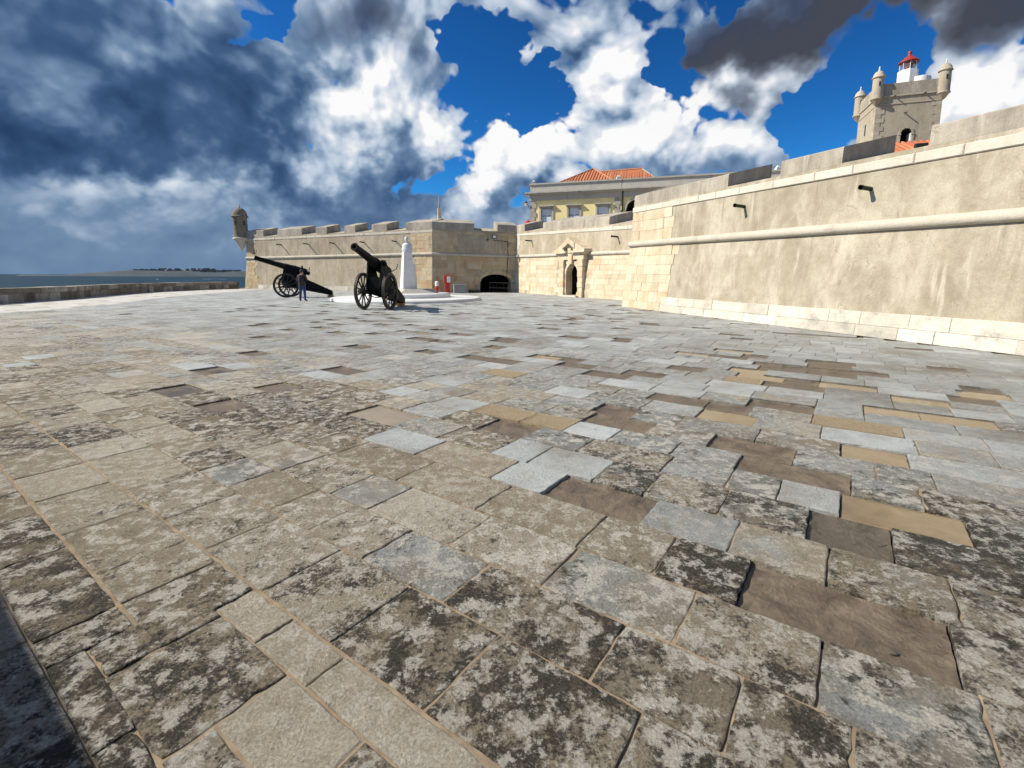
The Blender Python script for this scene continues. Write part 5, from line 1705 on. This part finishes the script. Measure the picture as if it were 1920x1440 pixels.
# ================================================================ cannons
def make_cannon():
    """x forward (muzzle), origin on the ground below the axle"""
    t = empty('field_cannon')
    AZ = 0.78
    TRK = 0.60

    def lb(mb, name, mat, parent=None, smooth=False):
        return mb.build(name, M[mat], parent or t, smooth=smooth, local=True)

    # barrel: breech at (-1.1, 1.62), muzzle at (1.92, 2.55)
    b0, b1 = V(-1.15, 0, 1.60), V(1.92, 0, 2.54)
    ax = (b1 - b0).normalized(); Lb = (b1 - b0).length
    prof = [(0.05, -0.22), (0.12, -0.20), (0.13, -0.10), (0.06, -0.06), (0.20, -0.02), (0.235, 0.0), (0.245, 0.06), (0.24, 0.75), (0.255, 0.76), (0.255, 0.82), (0.225, 0.84), (0.215, 1.35), (0.195, 1.37), (0.165, 1.9), (0.135, Lb - 0.12), (0.15, Lb - 0.10), (0.155, Lb - 0.02), (0.14, Lb), (0.085, Lb), (0.08, Lb - 0.5)]
    br = lb(MB().lathe(prof, b0, 24, axis=ax), 'barrel', 'cannon', smooth=True)
    up_ = ax.cross(V(0, 1, 0)); up_ = up_ if up_.z > 0 else -up_
    lb(MB().box(b0 + ax * 0.35 + up_ * 0.30, (0.10, 0.05, 0.16)), 'rear_sight', 'black_iron', br)
    lb(MB().lathe([(0.09, -0.42), (0.09, 0.42)], b0 + ax * 1.08, 14, axis=(0, 1, 0)), 'trunnion', 'cannon', br, True)
    lb(MB().tube([b0 - ax * 0.15 + V(0, 0.0, 0), b0 - ax * 0.2 + V(-0.05, 0.34, 0.18), b0 - ax * 0.2 + V(-0.1, 0.42, 0.42)], 0.022, 6), 'breech_lever', 'black_iron', br)
    # carriage cheeks: tall plate under the trunnions that runs back into the trail
    tz = b0 + ax * 1.08
    for s in (-1, 1):
        y0 = 0.29 * s
        poly = [(tz.x + 0.26, tz.z + 0.10), (tz.x + 0.30, tz.z - 0.10), (0.34, 0.98), (0.24, 0.66), (-0.25, 0.62), (-2.55, 0.16), (-2.70, 0.22), (-2.66, 0.44), (-1.25, 1.10), (-0.75, 1.42), (tz.x - 0.30, tz.z + 0.04), (tz.x - 0.12, tz.z + 0.14)]
        yy = 0.29 * s
        pl = []
        for (x, z) in poly:
            pl.append(V(x, (0.29 if x > -0.8 else 0.29 - 0.10 * min(1, (-0.8 - x) / 1.8)) * s, z))
        n_ = len(pl)
        mb = MB()
        mb.add([p + V(0, 0.03 * s, 0) for p in pl] + [p - V(0, 0.03 * s, 0) for p in pl], [tuple(range(n_)), tuple(range(2 * n_ - 1, n_ - 1, -1))] + [(i, (i + 1) % n_, n_ + (i + 1) % n_, n_ + i) for i in range(n_)])
        ck = lb(mb, 'carriage_cheek', 'cannon')
        for (x, z) in ((0.15, 1.1), (-0.3, 1.25), (-0.9, 0.95), (-1.6, 0.65), (-2.2, 0.42)):
            lb(MB().lathe([(0.035, 0), (0.035, 0.02), (0.02, 0.035)], V(x, (0.325 if x > -0.8 else 0.325 - 0.1 * (-0.8 - x) / 1.8) * s, z), 8, axis=(0, s, 0)), 'rivet', 'black_iron', ck)
        lb(MB().box(V(tz.x, 0.30 * s, tz.z + 0.14), (0.30, 0.10, 0.07)), 'trunnion_cap', 'cannon')
    lb(MB().box(V(0.22, 0, 1.12), (0.05, 0.54, 0.5)), 'front_plate', 'cannon')
    lb(MB().box(V(-0.85, 0, 0.98), (0.9, 0.50, 0.05), m=Matrix.Rotation(-0.35, 3, 'Y') if False else Matrix.Rotation(-0.38, 3, 'Y')), 'floor_plate', 'cannon')
    lb(MB().box(V(-1.85, 0, 0.50), (1.5, 0.36, 0.05), m=Matrix.Rotation(-0.30, 3, 'Y')), 'trail_plate', 'cannon')
    lb(MB().box(V(-2.62, 0, 0.27), (0.22, 0.46, 0.24)), 'trail_spade', 'cannon')
    lb(MB().tube([V(-2.3, -0.26, 0.55), V(-2.3, 0.26, 0.55)], 0.03, 8), 'trail_handle', 'black_iron')
    lb(MB().box(V(-2.60, 0, 0.07), (0.34, 0.42, 0.14)), 'timber_chock', 'wood')
    lb(MB().tube([V(-0.55, 0, 0.95), V(-0.62, 0, 1.62)], 0.05, 8), 'elevating_screw', 'black_iron')
    lb(MB().tube([V(0, -TRK - 0.16, AZ), V(0, TRK + 0.16, AZ)], 0.065, 12), 'axle', 'cannon', smooth=True)
    lb(MB().box(V(0, 0, AZ + 0.02), (0.2, 0.72, 0.18)), 'axle_bed', 'cannon')
    for s in (-1, 1):
        c = V(0, TRK * s, AZ)
        n_ = 40
        def ring(ro, ri, w):
            mb = MB(); vs = []
            for k in range(n_):
                a = 2 * math.pi * k / n_
                for (r_, y) in ((ro, -w), (ro, w), (ri, w), (ri, -w)):
                    vs.append(c + V(r_ * math.cos(a), y, r_ * math.sin(a)))
            fs = []
            for k in range(n_):
                kk = (k + 1) % n_
                for q in range(4):
                    fs.append((k * 4 + q, k * 4 + (q + 1) % 4, kk * 4 + (q + 1) % 4, kk * 4 + q))
            return mb.add(vs, fs)
        wh = lb(ring(0.755, 0.655, 0.045), 'wheel', 'wheel')
        lb(ring(0.78, 0.754, 0.052), 'tyre', 'rim', wh)
        lb(MB().lathe([(0.10, -0.20), (0.13, -0.19), (0.13, -0.10), (0.165, -0.08), (0.165, 0.08), (0.13, 0.10), (0.12, 0.20), (0.06, 0.22)], c, 16, axis=(0, s, 0)), 'hub', 'wheel', wh, True)
        for k in range(12):
            a = 2 * math.pi * (k + 0.5) / 12
            d_ = V(math.cos(a), 0, math.sin(a))
            lb(MB().tube([c + d_ * 0.14, c + d_ * 0.67], [0.034, 0.027], 7), 'spoke', 'wheel', wh)
    lb(MB().tube([V(0.25, -0.3, 0.62), V(0.05, 0.0, 0.50), V(-0.2, 0.2, 0.55)], 0.02, 6), 'drag_chain', 'black_iron')
    return t


def copy_tree(o, parent=None):
    c = o.copy()
    COL.objects.link(c)
    if parent is not None:
        c.parent = parent
        c.matrix_parent_inverse = o.matrix_parent_inverse.copy()
    for ch in list(o.children):
        copy_tree(ch, c)
    return c


bpy.context.view_layer.update()
c2 = make_cannon()
c2.location = (-5.80, 20.45, 0); c2.rotation_euler = (0, 0, math.atan2(-0.985, -0.14))
tag(c2, 'black wheeled cannon in front of the white monument, muzzle aimed up towards the viewer', 'cannon', 'old cannons on the terrace')
c1 = copy_tree(c2)
c1.location = (-14.70, 31.45, 0); c1.rotation_euler = (0, 0, math.atan2(-0.20, -0.98))
tag(c1, 'black wheeled cannon seen side-on, muzzle raised left, next to the standing person', 'cannon', 'old cannons on the terrace')

# ================================================================ monument
MC = Vector((-6.35, 29.0, 0))
mn = empty('monument', tuple(MC)); tag(mn, 'white tapered monument with grey bust on round stepped base', 'monument')
MB().lathe([(4.42, 0.0), (4.42, 0.10), (4.36, 0.16), (0.5, 0.17)], MC, 72).build('lower_disc', M['white'], mn)
MB().lathe([(2.55, 0.15), (2.55, 0.36), (2.50, 0.40), (0.4, 0.41)], MC + V(0.0, 0.2, 0), 60).build('upper_disc', M['white'], mn)
RZ = R(27)
MB().box(MC + V(0.45, 0.2, 0.53), (2.5, 2.1, 0.26), rz=RZ, taper=0.62).build('sloped_foot', M['grey_stone'], mn)
for i in range(5):
    z0, z1 = 0.65 + 0.44 * i, 0.65 + 0.44 * (i + 1)
    w0 = 0.78 * (1 - 0.38 * i / 5); w1 = 0.78 * (1 - 0.38 * (i + 1) / 5)
    MB().box(MC + V(0.0, 0.1, (z0 + z1) / 2 - 0.003), (w0, w0, 0.434), rz=RZ, taper=w1 / w0).build('shaft_block', M['white'], mn)
rot = Matrix.Rotation(RZ, 3, 'Z')
MB().box(MC + rot @ V(0.34, 0.05, 0) + V(0, 0.1, 1.40), (0.36, 0.50, 1.50), rz=RZ, taper=0.80).build('buttress', M['white'], mn)
# bust
bs_ = empty('bust', tuple(MC + V(0.02, 0.1, 2.85))); bs_.parent = mn; bs_.matrix_parent_inverse = Matrix.Translation(-MC)
BC = MC + V(0.02, 0.1, 2.84)
MB().lathe([(0.27, 0.0), (0.30, 0.08), (0.27, 0.22), (0.26, 0.38), (0.25, 0.46), (0.19, 0.52), (0.10, 0.56), (0.085, 0.64)], BC, 18, sx=1.1, sy=0.72, a0=RZ).build('torso', M['statue'], bs_, smooth=True)
MB().lathe([(0.05, 0.58), (0.095, 0.63), (0.125, 0.72), (0.125, 0.80), (0.10, 0.88), (0.05, 0.925), (0.01, 0.935)], BC + V(-0.03, -0.02, 0), 14, sx=0.9, sy=1.05).build('head', M['statue'], bs_, smooth=True)
for s in (-1, 1):
    sh = BC + V(0.21 * s, 0, 0.40)
    MB().tube([sh, sh + V(0.05 * s, -0.02, -0.2), sh + V(0.0, -0.06, -0.38)], [0.085, 0.075, 0.055], 10).build('arm', M['statue'], bs_, smooth=True)

# ================================================================ fire point by the bastion
fb = empty('fire_hose_cabinet', (-5.5, 40.6, 0)); tag(fb, 'red metal cabinet on a post with white front panel', 'cabinet')
MB().bbox((-5.5, 40.6, 0.42), (0.40, 0.22, 0.84), 0.02, 0.25).build('post', M['red_paint'], fb)
MB().bbox((-5.5, 40.6, 1.17), (0.62, 0.36, 0.68), 0.03, 0.25).build('box', M['red_paint'], fb)
MB().bbox((-5.36, 40.42, 1.15), (0.30, 0.06, 0.50), 0.01, 0.25).build('panel', M['white_paint'], fb)
bo = empty('hydrant_post', (-6.4, 40.7, 0)); tag(bo, 'short red hydrant post with white cap at the bastion corner', 'hydrant')
MB().lathe([(0.14, 0), (0.14, 0.1), (0.10, 0.14), (0.10, 0.28), (0.16, 0.32), (0.16, 0.58)], (-6.4, 40.7, 0), 14).build('post', M['red_paint'], bo, smooth=True)
MB().lathe([(0.165, 0.581), (0.165, 0.92), (0.12, 0.98), (0.03, 1.0)], (-6.4, 40.7, 0), 14).build('cap', M['white_paint'], bo, smooth=True)
cb_ = empty('utility_box', (-4.55, 41.5, 0)); tag(cb_, 'grey utility box against the shaded wall beside the red cabinet', 'utility box')
MB().bbox((-4.55, 41.45, 0.34), (1.05, 0.5, 0.68), 0.02, 0.22).build('body', M['cabinet'], cb_)
MB().bbox((-4.55, 41.45, 0.71), (1.12, 0.56, 0.06), 0.015, 0.22).build('lid', M['cabinet'], cb_)
for i, (x, y, r_, lab) in enumerate(((-7.35, 39.6, 0.36, 'big black sack heaped beside the monument base'), (-6.85, 39.7, 0.26, 'smaller black sack leaning on the big one by the monument'))):
    mb = MB()
    pr = []
    nn = 14
    for j in range(8):
        ph = math.pi * 0.5 * j / 7
        pr.append((r_ * math.cos(ph) ** 0.7 if j < 7 else 0.02, r_ * 1.15 * math.sin(ph)))
    mb.lathe(pr, (x, y, -0.02), nn, sx=1.3)
    mb.v = [(vx + 0.07 * mnoise.noise((vx * 5, vy * 5, vz * 5)), vy + 0.07 * mnoise.noise((vx * 5 + 9, vy * 5, vz * 5)), max(-0.03, vz + 0.08 * mnoise.noise((vx * 4, vy * 4 + 5, vz * 4)))) for vx, vy, vz in mb.v]
    tag(mb.build('black_sack', M['backpack'], smooth=True), lab, 'sack', 'sacks by the monument')
lw = MB().bbox((-3.35, 41.9, 0.10), (0.95, 0.4, 0.30), 0.05, 0.22)
tag(lw.build('dark_crate', M['black_iron']), 'low dark crate on the ground left of the tunnel mouth', 'crate')

# ================================================================ person
def make_person(loc, rz):
    t = empty('person', loc, rz)
    tag(t, 'person in brown jacket and blue jeans standing with back turned near the cannon', 'person')
    # one continuous body, grown from joints (x right, y forward, z up)
    J = {'pel': (0, 0, 0.95, .15, .12), 'wst': (0, -0.01, 1.08, .172, .13), 'chs': (0, -0.01, 1.28, .195, .14), 'nbs': (0, 0.0, 1.43, .145, .10), 'nck': (0, 0.02, 1.50, .055, .055), 'hd0': (0.0, 0.03, 1.57, .072, .08), 'hd1': (0, 0.03, 1.66, .082, .098), 'hd2': (0, 0.025, 1.72, .055, .065)}
    for s, nm in ((-1, 'l'), (1, 'r')):
        J['sh' + nm] = (0.215 * s, -0.01, 1.39, .08, .08); J['el' + nm] = (0.30 * s, 0.03, 1.14, .060, .060); J['wr' + nm] = (0.15 * s, 0.25, 1.22, .034, .034); J['ha' + nm] = (0.10 * s, 0.30, 1.28, .036, .028)
        J['hp' + nm] = (0.10 * s, 0, 0.90, .11, .12); J['kn' + nm] = (0.13 * s, 0.02, 0.50, .076, .080); J['an' + nm] = (0.155 * s, -0.01, 0.09, .058, .062); J['to' + nm] = (0.19 * s, 0.13, 0.04, .044, .036)
    E_ = [('pel', 'wst'), ('wst', 'chs'), ('chs', 'nbs'), ('nbs', 'nck'), ('nck', 'hd0'), ('hd0', 'hd1'), ('hd1', 'hd2')]
    for nm in 'lr':
        E_ += [('nbs', 'sh' + nm), ('sh' + nm, 'el' + nm), ('el' + nm, 'wr' + nm), ('wr' + nm, 'ha' + nm), ('pel', 'hp' + nm), ('hp' + nm, 'kn' + nm), ('kn' + nm, 'an' + nm), ('an' + nm, 'to' + nm)]
    names = list(J)
    me = bpy.data.meshes.new('body')
    me.from_pydata([J[k][:3] for k in names], [(names.index(a), names.index(b)) for a, b in E_], [])
    ob = bpy.data.objects.new('body', me); COL.objects.link(ob)
    ob.modifiers.new('skin', 'SKIN')
    sv = me.skin_vertices[0].data
    for i, k in enumerate(names):
        sv[i].radius = J[k][3:5]
        sv[i].use_root = (k == 'pel')
    sd = ob.modifiers.new('sub', 'SUBSURF'); sd.levels = 2; sd.render_levels = 2
    bpy.context.view_layer.update()
    dg = bpy.context.evaluated_depsgraph_get()
    bm_me = bpy.data.meshes.new_from_object(ob.evaluated_get(dg))
    bpy.data.objects.remove(ob)
    for key in ('jacket', 'jeans', 'skin', 'shoe'):
        bm_me.materials.append(M[key])
    for p in bm_me.polygons:
        c = p.center
        p.use_smooth = True
        if c.z < 0.10: p.material_index = 3
        elif c.z < 0.96 and abs(c.x) < 0.24 and c.y < 0.2: p.material_index = 1
        elif c.z > 1.49 or (c.y > 0.255 and c.z < 1.45): p.material_index = 2
        else: p.material_index = 0
    bm_me.name = 'body'
    # materials were emptied by the copy: make sure slots are right
    bo_ = bpy.data.objects.new('body', bm_me); COL.objects.link(bo_); bo_.parent = t
    # jacket hem flare, hair, backpack
    MB().lathe([(0.19, 0.88), (0.205, 0.91), (0.19, 1.04), (0.175, 1.12)], (0, 0, 0), 18, sx=1.0, sy=0.82).build('jacket_hem', M['jacket'], t, smooth=True, local=True)
    MB().lathe([(0.086, 1.585), (0.092, 1.63), (0.094, 1.68), (0.080, 1.73), (0.05, 1.765), (0.01, 1.775)], (0, 0.012, 0), 16, sx=0.95, sy=1.08).build('hair', M['hair'], t, smooth=True, local=True)
    bp = MB()
    bp.lathe([(0.05, 1.02), (0.13, 1.04), (0.145, 1.12), (0.145, 1.34), (0.12, 1.43), (0.05, 1.46)], (0.06, -0.20, 0), 16, sx=1.05, sy=0.66)
    bk = bp.build('backpack', M['backpack'], t, smooth=True, local=True)
    for s in (-1, 1):
        MB().tube([(0.11 * s, -0.13, 1.40), (0.12 * s, -0.03, 1.475), (0.12 * s, 0.10, 1.38), (0.13 * s, 0.10, 1.20)], 0.016, 6).build('strap', M['backpack'], bk, local=True)
    for s in (-1, 1):
        b_ = V(0.10 * s, 0.30, 1.28)
        for f_ in range(4):
            y0 = b_ + V((-0.02 + 0.013 * f_) * 1.0, 0.02, 0.01)
            ln_ = (0.055, 0.065, 0.06, 0.048)[f_]
            MB().tube([y0, y0 + V(-0.02 * s, ln_ * 0.6, 0.015), y0 + V(-0.05 * s, ln_ * 0.7, 0.0)], [0.009, 0.008, 0.007], 6).build('finger', M['skin'], t, smooth=True, local=True)
        MB().tube([b_ + V(-0.02 * s, 0.0, 0.02), b_ + V(-0.05 * s, 0.02, 0.05)], [0.010, 0.008], 6).build('thumb', M['skin'], t, smooth=True, local=True)
    MB().bbox((0, 0.36, 1.30), (0.13, 0.06, 0.08), 0.01).build('camera', M['black_iron'], t, local=True)
    return t


make_person((-11.63, 26.5, 0.0), R(-12))

# ================================================================ boats
bt1 = empty('motor_boat', (-1035, 1400, SEA_Z)); tag(bt1, 'tiny white motor boat on the water above the sea parapet', 'boat')
c = V(-1035, 1400, SEA_Z)
MB().prism([c + V(-4, -1.2, 0), c + V(3, -1.2, 0), c + V(5, 0, 0), c + V(3, 1.2, 0), c + V(-4, 1.2, 0)], (0, 0, 1.4)).build('hull', M['white_paint'], bt1)
MB().box(c + V(-0.5, 0, 2.3), (3.4, 1.8, 1.8), taper=0.8).build('cabin', M['white_paint'], bt1)
wk = MB()
rg = random.Random(9)
for i in range(40):
    a = rg.uniform(-1, 1)
    p = V(-1090 + a * 45, 1760 + rg.uniform(-14, 14), SEA_Z + 0.15)
    wk.box(p, (rg.uniform(3, 9), rg.uniform(2, 5), 0.9), rz=rg.random())
tag(wk.build('surf', M['foam'], center=False), 'thin white line of surf on the water near the left bastion', 'surf', kind='stuff')
